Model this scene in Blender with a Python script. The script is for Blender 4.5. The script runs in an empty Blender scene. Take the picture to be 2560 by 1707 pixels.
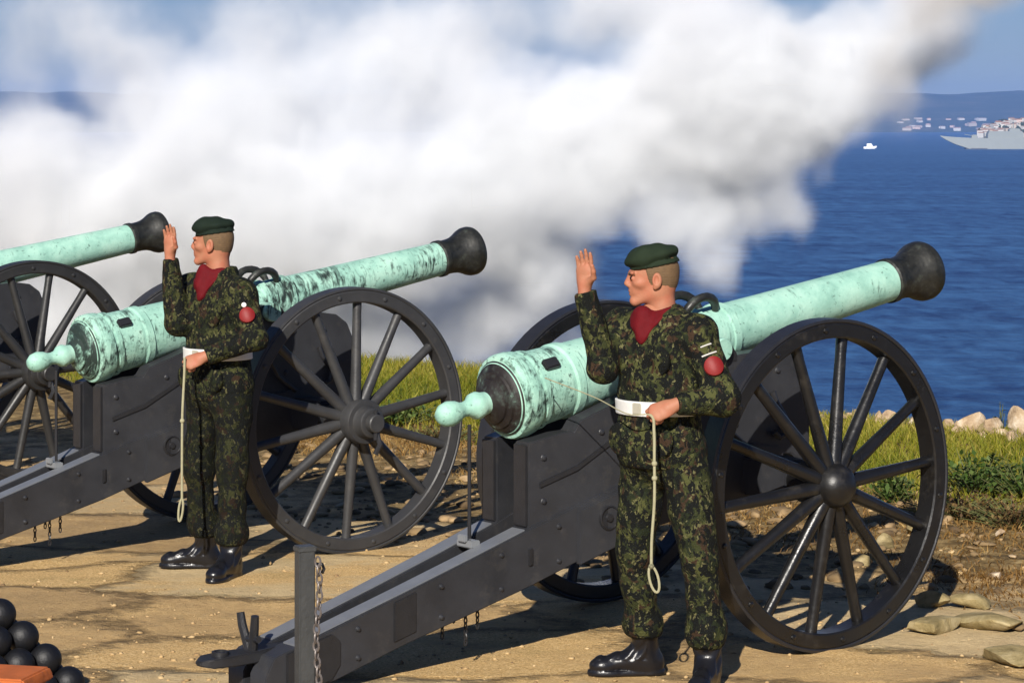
import bpy, math, random
import numpy as np
from mathutils import Vector, Matrix, noise as mnoise
R = math.radians
rng = random.Random(7)
nrg = np.random.default_rng(3)
S = bpy.context.scene
COL = S.collection
F, HY, EYE = 6585.0, 310.0, 2.22          # focal length in photo pixels, horizon row, eye height
GA = R(38.0)                               # heading of the guns
GX, GN = np.array([math.cos(GA), math.sin(GA)]), np.array([math.sin(GA), -math.cos(GA)])
ROW = np.array([-0.616, 0.788])            # along the line of guns
GUN0 = np.array([0.88, 11.69])

def P(x, y, D):                            # photo pixel at a distance -> point
    return Vector(((x - 1280) / F * D, D, EYE - (y - HY) / F * D))
def PV(x, y, D): return P(x * 1.0884, y * 1.0884, D)
def lin(c): return tuple(((v / 12.92) if v <= 0.04045 else ((v + 0.055) / 1.055) ** 2.4) for v in c)

# ------------------------------------------------------------------ materials
class NT:
    def __init__(s, name):
        s.m = bpy.data.materials.new(name); s.m.use_nodes = True
        s.t = s.m.node_tree; s.t.nodes.clear()
        s.out = s.n('ShaderNodeOutputMaterial')
        s.tc = s.n('ShaderNodeTexCoord')
    def n(s, typ, inp=None, **kw):
        o = s.t.nodes.new(typ)
        for k, v in kw.items(): setattr(o, k, v)
        for k, v in (inp or {}).items(): s.set(o, k, v)
        return o
    def set(s, o, k, v):
        if isinstance(v, bpy.types.NodeSocket): s.t.links.new(v, o.inputs[k])
        else: o.inputs[k].default_value = v
    def noise(s, scale, detail=4, rough=0.55, vec=None, dist=0.0, out=0):
        o = s.n('ShaderNodeTexNoise', {'Scale': scale, 'Detail': detail, 'Roughness': rough, 'Distortion': dist})
        s.set(o, 'Vector', vec if vec is not None else s.tc.outputs['Object'])
        return o.outputs[out]
    def mapping(s, scale=(1, 1, 1), rot=(0, 0, 0), loc=(0, 0, 0), vec=None):
        o = s.n('ShaderNodeMapping', {'Scale': scale, 'Rotation': rot, 'Location': loc})
        s.set(o, 'Vector', vec if vec is not None else s.tc.outputs['Object'])
        return o.outputs[0]
    def ramp(s, fac, stops, interp='LINEAR'):
        o = s.n('ShaderNodeValToRGB'); o.color_ramp.interpolation = interp
        e = o.color_ramp.elements
        while len(e) > 1: e.remove(e[-1])
        for i, (p, c) in enumerate(stops):
            if i == 0: e[0].position = p
            else: e.new(p)
            if not hasattr(c, '__len__'): c = (c, c, c)
            e[i].color = (*c, 1)
        s.set(o, 'Fac', fac)
        return o.outputs[0]
    def math(s, op, a, b=0.0, clamp=False):
        o = s.n('ShaderNodeMath', operation=op); o.use_clamp = clamp
        s.set(o, 0, a); s.set(o, 1, b); return o.outputs[0]
    def mix(s, fac, a, b, blend='MIX'):
        o = s.n('ShaderNodeMix', data_type='RGBA', blend_type=blend)
        s.set(o, 0, fac)
        for k, v in ((6, a), (7, b)):
            if not isinstance(v, bpy.types.NodeSocket): v = (*v, 1) if hasattr(v, '__len__') else (v, v, v, 1)
            s.set(o, k, v)
        return o.outputs[2]
    def bump(s, h, strength=0.5, dist=0.01, normal=None):
        o = s.n('ShaderNodeBump', {'Strength': strength, 'Distance': dist, 'Height': h})
        if normal is not None: s.set(o, 'Normal', normal)
        return o.outputs[0]
    def done(s, col, rough=0.6, normal=None, metal=0.0, spec=0.5, **kw):
        b = s.n('ShaderNodeBsdfPrincipled')
        if not isinstance(col, bpy.types.NodeSocket): col = (*col, 1)
        s.set(b, 'Base Color', col); s.set(b, 'Roughness', rough); s.set(b, 'Metallic', metal); s.set(b, 'Specular IOR Level', spec)
        if normal is not None: s.set(b, 'Normal', normal)
        for k, v in kw.items(): s.set(b, k, v)
        s.t.links.new(b.outputs[0], s.out.inputs[0])
        return s.m

def m_patina(name, dark_amt, seed, freq=1.0):
    k = NT(name)
    v = k.mapping((1, 1, 1), loc=(seed, seed * 2, 0))
    base = k.ramp(k.noise(7, 6, 0.65, v), [(0.25, (0.19, 0.38, 0.31)), (0.5, (0.325, 0.57, 0.465)), (0.75, (0.45, 0.69, 0.565))])
    # rain streaks running down round the barrel: squeezed along it, long across it
    st = k.mapping((26 * freq, 3.5 * freq ** 1.6, 5 * freq ** 1.6), loc=(seed, 0, 0))
    streak = k.noise(1.0, 5, 0.7, st, 0.4)
    patch = k.noise(2.6, 4, 0.6, v)
    s1 = k.math('MULTIPLY', k.math('SUBTRACT', k.math('ADD', streak, patch), 1.24 - dark_amt), 6.0, True)
    spots = k.math('MULTIPLY', k.math('SUBTRACT', k.noise(38, 4, 0.7, v), 0.66 - dark_amt * 0.55), 9.0, True)
    c = k.mix(s1, base, (0.018, 0.030, 0.026))
    c = k.mix(k.math('MULTIPLY', spots, 0.8), c, (0.02, 0.035, 0.03))
    nrm = k.bump(k.math('ADD', k.noise(60, 4, 0.6, v), k.math('MULTIPLY', streak, 0.6)), 0.35, 0.006)
    return k.done(c, 0.62, nrm, spec=0.35)

def m_paint(name, col, rough=0.45, var=0.45, spec=0.5):
    k = NT(name)
    n1 = k.noise(5, 6, 0.7)
    c = k.mix(n1, tuple(v * (1 - var) for v in col), tuple(v * (1 + var) for v in col))
    dust = k.math('MULTIPLY', k.math('SUBTRACT', k.noise(11, 6, 0.75), 0.55), 3.0, True)
    c = k.mix(k.math('MULTIPLY', dust, 0.36), c, (0.13, 0.115, 0.095))
    grain = k.noise(1.0, 5, 0.7, k.mapping((9, 60, 60)))
    r = k.ramp(n1, [(0.3, rough - 0.08), (0.7, rough + 0.14)])
    return k.done(c, r, k.bump(k.math('ADD', grain, k.noise(45, 3)), 0.22, 0.004), spec=spec)

def m_simple(name, col, rough=0.6, var=0.2, scale=12, bump=0.2, bd=0.003, metal=0.0, spec=0.5):
    k = NT(name)
    n1 = k.noise(scale, 5, 0.6)
    c = k.mix(n1, tuple(v * (1 - var) for v in col), tuple(min(1, v * (1 + var)) for v in col))
    return k.done(c, rough, k.bump(k.noise(scale * 5, 3), bump, bd), metal=metal, spec=spec)

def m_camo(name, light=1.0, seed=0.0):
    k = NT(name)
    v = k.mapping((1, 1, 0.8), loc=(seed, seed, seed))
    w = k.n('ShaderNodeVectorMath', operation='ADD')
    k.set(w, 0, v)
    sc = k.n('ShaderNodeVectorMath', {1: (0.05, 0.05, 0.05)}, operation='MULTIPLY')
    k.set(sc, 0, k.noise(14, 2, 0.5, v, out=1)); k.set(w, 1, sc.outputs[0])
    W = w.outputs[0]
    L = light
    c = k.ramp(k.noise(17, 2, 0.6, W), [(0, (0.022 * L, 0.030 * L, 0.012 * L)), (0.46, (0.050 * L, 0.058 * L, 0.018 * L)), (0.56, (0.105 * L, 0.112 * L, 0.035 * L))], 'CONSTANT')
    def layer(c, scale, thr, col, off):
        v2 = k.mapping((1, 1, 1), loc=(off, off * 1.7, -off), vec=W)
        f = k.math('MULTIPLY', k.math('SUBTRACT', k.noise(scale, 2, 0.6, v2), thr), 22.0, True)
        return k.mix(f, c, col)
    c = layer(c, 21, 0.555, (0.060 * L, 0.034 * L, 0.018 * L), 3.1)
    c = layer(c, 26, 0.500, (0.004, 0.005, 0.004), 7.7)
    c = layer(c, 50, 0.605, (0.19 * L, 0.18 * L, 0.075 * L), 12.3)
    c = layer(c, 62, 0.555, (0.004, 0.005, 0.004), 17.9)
    fold = k.noise(11, 4, 0.6, k.mapping((1, 1, 0.55)))
    return k.done(c, 0.85, k.bump(k.math('ADD', k.math('MULTIPLY', fold, 3.0), k.noise(160, 2)), 0.55, 0.012), spec=0.2)

def m_skin(name, col):
    k = NT(name)
    c = k.mix(k.noise(22, 4), tuple(v * 0.82 for v in col), tuple(min(1, v * 1.12) for v in col))
    red = k.math('MULTIPLY', k.math('SUBTRACT', k.noise(16, 4), 0.46), 4, True)
    c = k.mix(k.math('MULTIPLY', red, 0.55), c, (0.47, 0.115, 0.065))
    c = k.mix(k.math('MULTIPLY', k.noise(260, 2), 0.35), c, (0.20, 0.09, 0.055))
    b = k.done(c, 0.58, k.bump(k.noise(150, 3), 0.3, 0.003), spec=0.3)
    p = [n for n in k.t.nodes if n.type == 'BSDF_PRINCIPLED'][0]
    return b

MATS = {}
def M(name, *a, fn=m_simple, **k):
    if name not in MATS: MATS[name] = fn(name, *a, **k)
    return MATS[name]

# ------------------------------------------------------------------ mesh building
class MB:
    def __init__(s): s.v = []; s.f = []
    def add(s, v, f):
        o = len(s.v); s.v += [tuple(p) for p in v]; s.f += [tuple(i + o for i in q) for q in f]; return s
    def box(s, c, size, mat=None):
        x, y, z = [d / 2 for d in size]
        v = [Vector((i * x, j * y, k * z)) for i in (-1, 1) for j in (-1, 1) for k in (-1, 1)]
        if mat is not None: v = [mat @ p for p in v]
        c = Vector(c)
        return s.add([p + c for p in v], [(0, 1, 3, 2), (4, 6, 7, 5), (0, 4, 5, 1), (2, 3, 7, 6), (0, 2, 6, 4), (1, 5, 7, 3)])
    def tube(s, pts, rad, n=8, cap=True, flat=1.0):
        pts = [Vector(p) for p in pts]; m = len(pts)
        if not hasattr(rad, '__len__'): rad = [rad] * m
        v = []; up = None
        for i, p in enumerate(pts):
            t = (pts[min(i + 1, m - 1)] - pts[max(i - 1, 0)]).normalized()
            if up is None:
                up = Vector((0, 0, 1)) if abs(t.z) < 0.9 else Vector((1, 0, 0))
            a = t.cross(up).normalized(); b = a.cross(t).normalized(); up = b
            for j in range(n):
                th = 2 * math.pi * j / n
                v.append(p + a * (rad[i] * math.cos(th)) + b * (rad[i] * math.sin(th) * flat))
        f = [(i * n + j, i * n + (j + 1) % n, (i + 1) * n + (j + 1) % n, (i + 1) * n + j) for i in range(m - 1) for j in range(n)]
        if cap: f += [tuple(reversed(range(n))), tuple(range((m - 1) * n, m * n))]
        return s.add(v, f)
    def lathe(s, prof, mat=None, n=48):            # profile (along, radius) about local x
        v = []; f = []; rings = []
        for (a, r) in prof:
            if r < 1e-5: rings.append([len(v)]); v.append(Vector((a, 0, 0)))
            else:
                rings.append(list(range(len(v), len(v) + n)))
                v += [Vector((a, r * math.cos(2 * math.pi * j / n), r * math.sin(2 * math.pi * j / n))) for j in range(n)]
        for A, B in zip(rings, rings[1:]):
            for j in range(n):
                a0, a1 = A[j % len(A)], A[(j + 1) % len(A)]; b0, b1 = B[j % len(B)], B[(j + 1) % len(B)]
                q = [a0, b0, b1, a1]; q = [x for i, x in enumerate(q) if x not in q[:i]]
                if len(q) > 2: f.append(tuple(q))
        if mat is not None: v = [mat @ p for p in v]
        return s.add(v, f)
    def slab(s, us, zt, zb, yi, yo):              # plank whose section changes along x
        v = []; f = []
        for u, t, b, i, o in zip(us, zt, zb, yi, yo):
            v += [(u, i, t), (u, o, t), (u, o, b), (u, i, b)]
        m = len(us)
        for k in range(m - 1):
            for j in range(4):
                f.append((k * 4 + j, k * 4 + (j + 1) % 4, (k + 1) * 4 + (j + 1) % 4, (k + 1) * 4 + j))
        f += [(3, 2, 1, 0), tuple(range((m - 1) * 4, m * 4))]
        return s.add(v, f)
    def build(s, name, mat, parent=None, loc=None, smooth=True, bevel=0.0, sharp=38, fix=True):
        me = bpy.data.meshes.new(name); me.from_pydata(s.v, [], s.f); me.update()
        if fix or bevel:
            import bmesh
            bm = bmesh.new(); bm.from_mesh(me)
            if fix: bmesh.ops.recalc_face_normals(bm, faces=bm.faces[:])
            if bevel:
                ed = [e for e in bm.edges if len(e.link_faces) == 2 and e.calc_face_angle(0) > R(30)]
                bmesh.ops.bevel(bm, geom=ed, offset=bevel, segments=2, affect='EDGES', clamp_overlap=True)
            bm.to_mesh(me); bm.free()
        return link(name, me, mat, parent, loc, smooth, sharp)

def link(name, me, mat, parent=None, loc=None, smooth=True, sharp=38):
    if mat is not None: me.materials.append(mat)
    if smooth and len(me.polygons):
        me.polygons.foreach_set('use_smooth', [True] * len(me.polygons))
        if sharp: me.set_sharp_from_angle(angle=R(sharp))
    o = bpy.data.objects.new(name, me); COL.objects.link(o)
    if parent is not None: o.parent = parent
    if loc is not None: o.location = loc
    return o
def tag(o, label=None, cat=None, group=None, kind=None):
    if label: o['label'] = label
    if cat: o['category'] = cat
    if group: o['group'] = group
    if kind: o['kind'] = kind
    return o
def empty(name, loc, rz=0.0):
    o = bpy.data.objects.new(name, None); COL.objects.link(o)
    o.location = loc; o.rotation_euler = (0, 0, rz); o.empty_display_size = 0.2
    return o
def mesh_np(name, v, f, mat, parent=None, loc=None, smooth=True, sharp=0):
    me = bpy.data.meshes.new(name)
    v = np.asarray(v, np.float32); f = np.asarray(f, np.int32); k = f.shape[1]
    me.vertices.add(len(v)); me.vertices.foreach_set('co', v.ravel())
    me.loops.add(f.size); me.loops.foreach_set('vertex_index', f.ravel())
    me.polygons.add(len(f)); me.polygons.foreach_set('loop_start', np.arange(0, f.size, k, dtype=np.int32))
    me.polygons.foreach_set('loop_total', np.full(len(f), k, np.int32))
    me.update(calc_edges=True); me.validate()
    return link(name, me, mat, parent, loc, smooth, sharp)

# ------------------------------------------------------------------ camera, light, sky
cam = bpy.data.cameras.new('camera'); co = bpy.data.objects.new('camera', cam); COL.objects.link(co)
cam.sensor_width = 36; cam.lens = F / 2560 * 36; cam.shift_y = -(853.5 - HY) / 2560
co.location = (0, 0, EYE); co.rotation_euler = (R(90), 0, 0)
cam.clip_start = 0.1; cam.clip_end = 60000
S.camera = co
SUN_EL = R(29); SUN_V = Vector((-0.20 * math.cos(SUN_EL), -0.98 * math.cos(SUN_EL), math.sin(SUN_EL))).normalized()
sl = bpy.data.lights.new('sun', 'SUN'); so = bpy.data.objects.new('sun', sl); COL.objects.link(so)
sl.energy = 5.0; sl.angle = R(0.5); sl.color = (1.0, 0.94, 0.85)
so.rotation_euler = SUN_V.to_track_quat('Z', 'Y').to_euler(); so.location = (-3, -8, 12)
W = bpy.data.worlds.new('World'); S.world = W; W.use_nodes = True
wt = W.node_tree; wt.nodes.clear()
wo = wt.nodes.new('ShaderNodeOutputWorld'); bg = wt.nodes.new('ShaderNodeBackground'); sk = wt.nodes.new('ShaderNodeTexSky')
sk.sky_type = 'NISHITA'; sk.sun_disc = False; sk.sun_elevation = SUN_EL
sk.sun_rotation = math.atan2(SUN_V.x, SUN_V.y); sk.air_density = 1.0; sk.dust_density = 0.0; sk.ozone_density = 3.0; sk.altitude = 0
bg.inputs[1].default_value = 0.05
tn = wt.nodes.new('ShaderNodeMix'); tn.data_type = 'RGBA'; tn.blend_type = 'MULTIPLY'; tn.inputs[0].default_value = 1.0; tn.inputs[7].default_value = (.50, .60, .90, 1)
wt.links.new(sk.outputs[0], tn.inputs[6]); wt.links.new(tn.outputs[2], bg.inputs[0]); wt.links.new(bg.outputs[0], wo.inputs[0])
S.view_settings.view_transform = 'Standard'; S.view_settings.look = 'None'; S.view_settings.exposure = 0.42; S.view_settings.gamma = 1.0
cy = S.cycles
cy.max_bounces = 10; cy.diffuse_bounces = 1; cy.glossy_bounces = 3; cy.transparent_max_bounces = 8; cy.volume_bounces = 7
cy.volume_step_rate = 1.0; cy.volume_max_steps = 256
cy.use_denoising = True

# ------------------------------------------------------------------ ground
def uw(x, y):
    dx, dy = x - GUN0[0], y - GUN0[1]
    return dx * GX[0] + dy * GX[1], dx * ROW[0] + dy * ROW[1]
def fbm(x, y, seed, octs=4, f=1.0, g=0.5):
    r = np.random.default_rng(seed); o = np.zeros_like(x); a = 1.0; tot = 0
    for i in range(octs):
        s = np.zeros_like(x)
        for _ in range(5):
            th = r.uniform(0, 6.28); ph = r.uniform(0, 6.28); k = f * r.uniform(0.7, 1.4)
            s += np.sin((x * math.cos(th) + y * math.sin(th)) * k + ph)
        o += a * s / 3.0; tot += a; a *= g; f *= 2.0
    return o / tot
EDGE = 6.5
def gheight(x, y):
    x = np.asarray(x, float); y = np.asarray(y, float)
    u, w = uw(x, y)
    z = -0.04 * np.clip(w / 3.5, -0.2, 1) - 0.02 * np.clip((w - 3.5) / 6, 0, 1)
    rough = np.clip((u + 0.1 - .25 * (w > 2.5)) / 1.6, 0, 1)
    z = z + 0.010 * fbm(x, y, 1, 4, 2.0) + rough * (0.03 * fbm(x, y, 2, 4, 2.4) + 0.022 * np.abs(fbm(x, y, 3, 3, 7.0)))
    # thin stone ledges
    q = y * 1.15 + 0.28 * x + 0.5 * fbm(x, y, 5, 3, 0.9)
    fr = q - np.floor(q)
    z = z + 0.022 * np.clip((fr - 0.9) / 0.06, 0, 1) * (1 - fr) * 10 * np.clip((3.5 - u) / 2, 0, 1) * 0.8
    z = z + 0.03 * np.clip((u - 3.4) / 1.2, 0, 1)
    e = EDGE + 0.22 * fbm(x, y, 9, 2, 1.3)
    d = np.clip(u - e, 0, None)
    z = z - np.where(d > 0, 0.75 * d + 0.15 * np.clip(d, 0, 1), 0)
    return np.maximum(z, -16.5)
def axis(lo, a, b, hi, fine, grow=1.35):
    mid = list(np.arange(a, b, fine)); out = []; s = fine; p = a
    while p > lo: s *= grow; p -= s; out.append(p)
    out = out[::-1]; hiL = []; s = fine; p = mid[-1]
    while p < hi: s *= grow; p += s; hiL.append(p)
    return np.array(out + mid + hiL)
gx = axis(-160, -6.0, 5.5, 160, 0.045); gy = axis(-60, 8.6, 27, 120, 0.06)
X, Y = np.meshgrid(gx, gy, indexing='ij'); Z = gheight(X, Y)
nx, ny = X.shape; idx = np.arange(nx * ny).reshape(nx, ny)
quads = np.stack([idx[:-1, :-1], idx[1:, :-1], idx[1:, 1:], idx[:-1, 1:]], -1).reshape(-1, 4)
k = NT('ground')
wob = k.n('ShaderNodeVectorMath', operation='MULTIPLY'); k.set(wob, 0, k.noise(1.6, 4, 0.6, out=1)); wob.inputs[1].default_value = (.55, .40, 0)
wv_ = k.n('ShaderNodeVectorMath', operation='ADD'); k.set(wv_, 0, k.mapping((0.66, 1.05, 0.0), rot=(0, 0, R(-14)))); k.set(wv_, 1, wob.outputs[0])
vo = k.n('ShaderNodeTexVoronoi', {'Vector': wv_.outputs[0], 'Scale': 0.85}, feature='DISTANCE_TO_EDGE'); vcx = k.n('ShaderNodeTexVoronoi', {'Vector': wv_.outputs[0], 'Scale': 0.85})
sep = k.n('ShaderNodeSeparateColor', {0: vcx.outputs['Color']})
strat = k.noise(1.0, 6, 0.65, k.mapping((1.2, 1.5, 3), rot=(0, 0, R(-10))), 0.3)
fine = k.noise(42, 6, 0.8); midn = k.noise(6, 6, 0.7)
slab = k.ramp(k.math('ADD', k.math('MULTIPLY', sep.outputs[0], 0.5), k.math('MULTIPLY', midn, 0.5)), [(0.24, (0.30, 0.195, 0.095)), (0.42, (0.55, 0.355, 0.155)), (0.56, (0.47, 0.36, 0.205)), (0.74, (0.70, 0.54, 0.30))])
slab = k.mix(0.35, slab, k.ramp(fine, [(0.3, (0.28, 0.17, 0.07)), (0.5, (0.58, 0.39, 0.17)), (0.7, (0.74, 0.58, 0.33))]))
grit = k.ramp(k.noise(85, 5, 0.85), [(0.32, (0.24, 0.14, 0.055)), (0.5, (0.66, 0.425, 0.17)), (0.66, (0.86, 0.66, 0.36))])
gm_ = k.math('MULTIPLY', k.math('SUBTRACT', k.math('ADD', strat, k.math('MULTIPLY', sep.outputs[1], 0.35)), 0.66), 9.0, True)
tan = k.mix(gm_, slab, grit)
jt = k.ramp(k.math('ADD', vo.outputs['Distance'], k.math('MULTIPLY', k.math('SUBTRACT', k.noise(9, 5, 0.75), 0.46), 0.17)), [(0.0, 0.36), (0.025, 0.58), (0.07, 1.0)])
crack = k.noise(1.0, 4, 0.6, k.mapping((0.7, 2.6, 3), rot=(0, 0, R(-12)), loc=(3, 1, 0)), 1.6)
cr = k.math('MULTIPLY', k.ramp(k.math('ABSOLUTE', k.math('SUBTRACT', crack, 0.5)), [(0.0, 0.95), (0.016, 1.0)]), jt)
tan = k.mix(1.0, tan, cr, 'MULTIPLY')
moss = k.math('MULTIPLY', k.math('SUBTRACT', k.noise(2.2, 5, 0.7), 0.57), 5.0, True)
tan = k.mix(k.math('MULTIPLY', moss, 0.45), tan, (0.19, 0.155, 0.05))
at = k.n('ShaderNodeAttribute', attribute_name='turf')
soil = k.ramp(k.noise(9, 5, 0.7), [(0.3, (0.06, 0.038, 0.016)), (0.46, (0.16, 0.105, 0.040)), (0.58, (0.30, 0.205, 0.085)), (0.72, (0.48, 0.35, 0.16))])
tf = k.math('ADD', at.outputs['Fac'], k.math('MULTIPLY', k.math('SUBTRACT', k.noise(3.5, 5, 0.7), 0.5), 0.9))
tf = k.math('MULTIPLY', k.math('SUBTRACT', tf, 0.4), 4.0, True)
c = k.mix(tf, tan, soil)
h = k.math('ADD', k.math('MULTIPLY', midn, 1.2), k.math('ADD', k.math('MULTIPLY', fine, 0.7), k.math('MULTIPLY', cr, 2.0)))
g_mat = k.done(c, 0.9, k.bump(h, 0.75, 0.02), spec=0.2)
ground = mesh_np('ground', np.stack([X, Y, Z], -1).reshape(-1, 3), quads, g_mat)
U, Wd = uw(X, Y)
turf = np.clip((U - (1.75 - 1.65 * np.clip(Wd + .2, 0, 1))) / 1.7, 0, 1).ravel().astype(np.float32)
a = ground.data.attributes.new('turf', 'FLOAT', 'POINT'); a.data.foreach_set('value', turf)
tag(ground, kind='structure')

# loose gravel
def ico(sub):
    import bmesh
    bm = bmesh.new(); bmesh.ops.create_icosphere(bm, subdivisions=sub, radius=1.0)
    v = np.array([p.co[:] for p in bm.verts]); f = np.array([[q.index for q in t.verts] for t in bm.faces]); bm.free(); return v, f
iv, jf = ico(1)
vs = []; fs = []; o = 0
for i in range(3000):
    x = rng.uniform(-4.2, 4.2); y = rng.uniform(9.4, 17.5) if i % 3 else rng.uniform(9.4, 12)
    u, w_ = uw(x, y)
    if u > 4.5: continue
    s = 0.004 + 0.010 * rng.random() ** 3 + (0.012 * rng.random() if rng.random() < 0.05 else 0)
    if u > 1.5: s *= 1.6
    sc = np.array([s * rng.uniform(0.7, 1.4), s * rng.uniform(0.7, 1.4), s * rng.uniform(0.4, 0.8)])
    z = float(gheight(x, y))
    vs.append(iv * sc * (1 + 0.25 * nrg.normal(size=(len(iv), 1))) + [x, y, z + sc[2] * 0.3]); fs.append(jf + o); o += len(iv)
k = NT('gravel'); gc = k.ramp(k.noise(3.0, 1, 0.5, k.mapping((7, 7, 7))), [(0.3, (0.18, 0.11, 0.05)), (0.5, (0.42, 0.28, 0.125)), (0.75, (0.54, 0.40, 0.21))])
gravel = mesh_np('gravel', np.concatenate(vs), np.concatenate(fs), k.done(gc, 0.85), smooth=False)
tag(gravel, 'loose pale gravel scattered over the sandy ground', 'gravel', kind='stuff')

iv2, jf2 = ico(2); vs = []; fs = []; o = 0
for i in range(1700):
    u = rng.uniform(0.25, 4.2); w_ = rng.uniform(-1.6, 7.5)
    if w_ < 0.2 and u < 0.9: continue
    if w_ < 0.2 and rng.random() < 0.55: continue
    x, y = GUN0 + GX * u + ROW * w_; s_ = 0.010 + 0.055 * rng.random() ** 2.6
    vv = iv2.copy()
    for _ in range(6):
        d = nrg.normal(size=3); d /= np.linalg.norm(d); vv = vv - np.outer(np.clip(vv @ d - rng.uniform(.45, .85), 0, None), d)
    th = rng.uniform(0, 6.28); c_, n_ = math.cos(th), math.sin(th)
    vv = vv * [s_ * rng.uniform(.8, 1.6), s_ * rng.uniform(.6, 1.1), s_ * rng.uniform(.3, .65)]
    vv = vv @ np.array([[c_, n_, 0], [-n_, c_, 0], [0, 0, 1]])
    vs.append(vv + [x, y, float(gheight(x, y)) + s_ * .2]); fs.append(jf2 + o); o += len(vv)
k = NT('rubble'); rc_ = k.ramp(k.noise(4.0, 2, 0.5), [(0.3, (0.08, 0.052, 0.028)), (0.48, (0.22, 0.15, 0.075)), (0.6, (0.38, 0.26, 0.135)), (0.74, (0.54, 0.43, 0.29))])
rub = mesh_np('rubble', np.concatenate(vs), np.concatenate(fs), k.done(rc_, 0.9, k.bump(k.noise(60, 4), .5, .006), spec=.2), smooth=False)
tag(rub, 'broken stones strewn over the dark earth under and behind the guns', 'rubble', kind='stuff')

# ------------------------------------------------------------------ sea, hills, far shore
k = NT('sea')
w1 = k.noise(1.0, 5, 0.62, k.mapping((0.10, 0.30, 1)), 0.3)
w2 = k.noise(1.0, 4, 0.6, k.mapping((0.5, 1.3, 1)), 0.2)
big = k.noise(1.0, 4, 0.6, k.mapping((0.0035, 0.012, 1)))
sw = k.math('ADD', k.math('MULTIPLY', w1, 0.6), k.math('MULTIPLY', w2, 0.4))
st1 = k.noise(1.0, 5, 0.65, k.mapping((0.018, 0.075, 1)), 0.3); st2 = k.noise(1.0, 4, 0.6, k.mapping((0.0028, 0.022, 1), loc=(5, 2, 0)))
st3 = k.noise(1.0, 5, 0.7, k.mapping((0.30, 0.11, 1), loc=(1, 7, 0)), 0.3)
sw = k.math('ADD', k.math('MULTIPLY', sw, 0.25), k.math('ADD', k.math('MULTIPLY', st3, 0.42), k.math('ADD', k.math('MULTIPLY', st1, 0.18), k.math('MULTIPLY', st2, 0.15))))
c = k.mix(k.ramp(sw, [(0.43, 0.0), (0.57, 1.0)]), (0.002, 0.016, 0.080), (0.046, 0.140, 0.310))
c = k.mix(k.math('MULTIPLY', big, 0.35), c, (0.022, 0.075, 0.240))
sea_m = k.done(c, 0.38, k.bump(k.math('ADD', k.math('MULTIPLY', w1, 2.2), w2), 0.5, 0.5), spec=0.18)
mb = MB(); mb.add([(-6000, 20, -14), (6000, 20, -14), (6000, 7000, -14), (-6000, 7000, -14)], [(0, 1, 2, 3)])
sea = mb.build('sea', sea_m, smooth=False, fix=False); tag(sea, kind='structure')

xs = np.linspace(-5600, 5600, 560); ys = np.array([5000, 5040, 5150, 5300, 5450, 5600, 5800, 6100, 6500])
tp = np.array([-16, -11, 2, 14, 26, 40, 62, 74, 70.])
HX, HYY = np.meshgrid(xs, ys, indexing='ij')
HZ = np.broadcast_to(tp, HX.shape).copy()
amp = np.clip((HZ + 14) / 80, 0, 1)
HZ = HZ + amp * (9 * fbm(HX / 300, HYY / 300, 21, 5, 1.0) + 5 * fbm(HX / 40, HYY / 60, 22, 3, 1.0) + 0.006 * (HX - 800).clip(0, 900))
ii = np.arange(HX.size).reshape(HX.shape)
hq = np.stack([ii[:-1, :-1], ii[1:, :-1], ii[1:, 1:], ii[:-1, 1:]], -1).reshape(-1, 4)
k = NT('hills')
hc = k.ramp(k.noise(0.012, 6, 0.7), [(0.35, (0.022, 0.038, 0.024)), (0.55, (0.050, 0.062, 0.040)), (0.72, (0.12, 0.10, 0.075))])
hills = mesh_np('hills', np.stack([HX, HYY, HZ], -1).reshape(-1, 3), hq, k.done(hc, 0.95, spec=0.1)); tag(hills, kind='structure')

# spit of land with a sea wall, closer in on the right
SD = 1780.0
sx = np.linspace(313, 900, 160); sy = np.array([0, 0.5, 14, 40, 75, 110, 150, 170.])
spz = np.array([-15, -7.6, -7.2, -4.5, -0.5, 2.5, 4.0, -15])
QX, QY = np.meshgrid(sx, sy, indexing='ij')
taper = np.clip((QX - 313) / 6, 0, 1)
hill = np.clip((QX - 306) / 26, 0.0, 1) + 0.2 * fbm(QX / 25, QY / 40, 31, 3)
QZ = np.where(spz > -7.3, -7.2 + (spz + 7.2) * hill, spz)
QZ = -15 + (QZ + 15) * (0.35 + 0.65 * taper)
QZ[0] = -15
QYw = SD + QY + 6 * (1 - taper); QX = QX * (QYw / SD)
ii = np.arange(QX.size).reshape(QX.shape)
sq = np.stack([ii[:-1, :-1], ii[1:, :-1], ii[1:, 1:], ii[:-1, 1:]], -1).reshape(-1, 4)
k = NT('spit'); pc = k.ramp(k.noise(0.09, 5, 0.7), [(0.35, (0.16, 0.17, 0.12)), (0.55, (0.30, 0.31, 0.24)), (0.7, (0.42, 0.40, 0.33))])
spit = mesh_np('spit_terrain', np.stack([QX, QYw, QZ], -1).reshape(-1, 3), sq, k.done(pc, 0.95, spec=0.1), sharp=40); tag(spit, kind='structure')
sp = P(2351, 372, 1700.0); ship = empty('ship', (sp.x, 1700.0, -14.0)); tag(ship, 'long pale grey ship with raked bow entering from the right edge', 'ship')
shg = M('ship_grey', (.23, .255, .25), .6, .08, .3, .1, .02)
mb = MB(); ux = [0, 3, 9, 18, 40, 80, 112]
mb.slab(ux, [8.6, 8.2, 7.7, 7.2, 6.8, 6.8, 6.8], [8.2, 6.2, 3.2, 0.2, -.5, -.5, -.5], [-.1, -1.0, -2.6, -4.2, -6, -6.5, -6], [.1, 1.0, 2.6, 4.2, 6, 6.5, 6]); hull = mb.build('hull', shg, ship, sharp=25)
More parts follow.
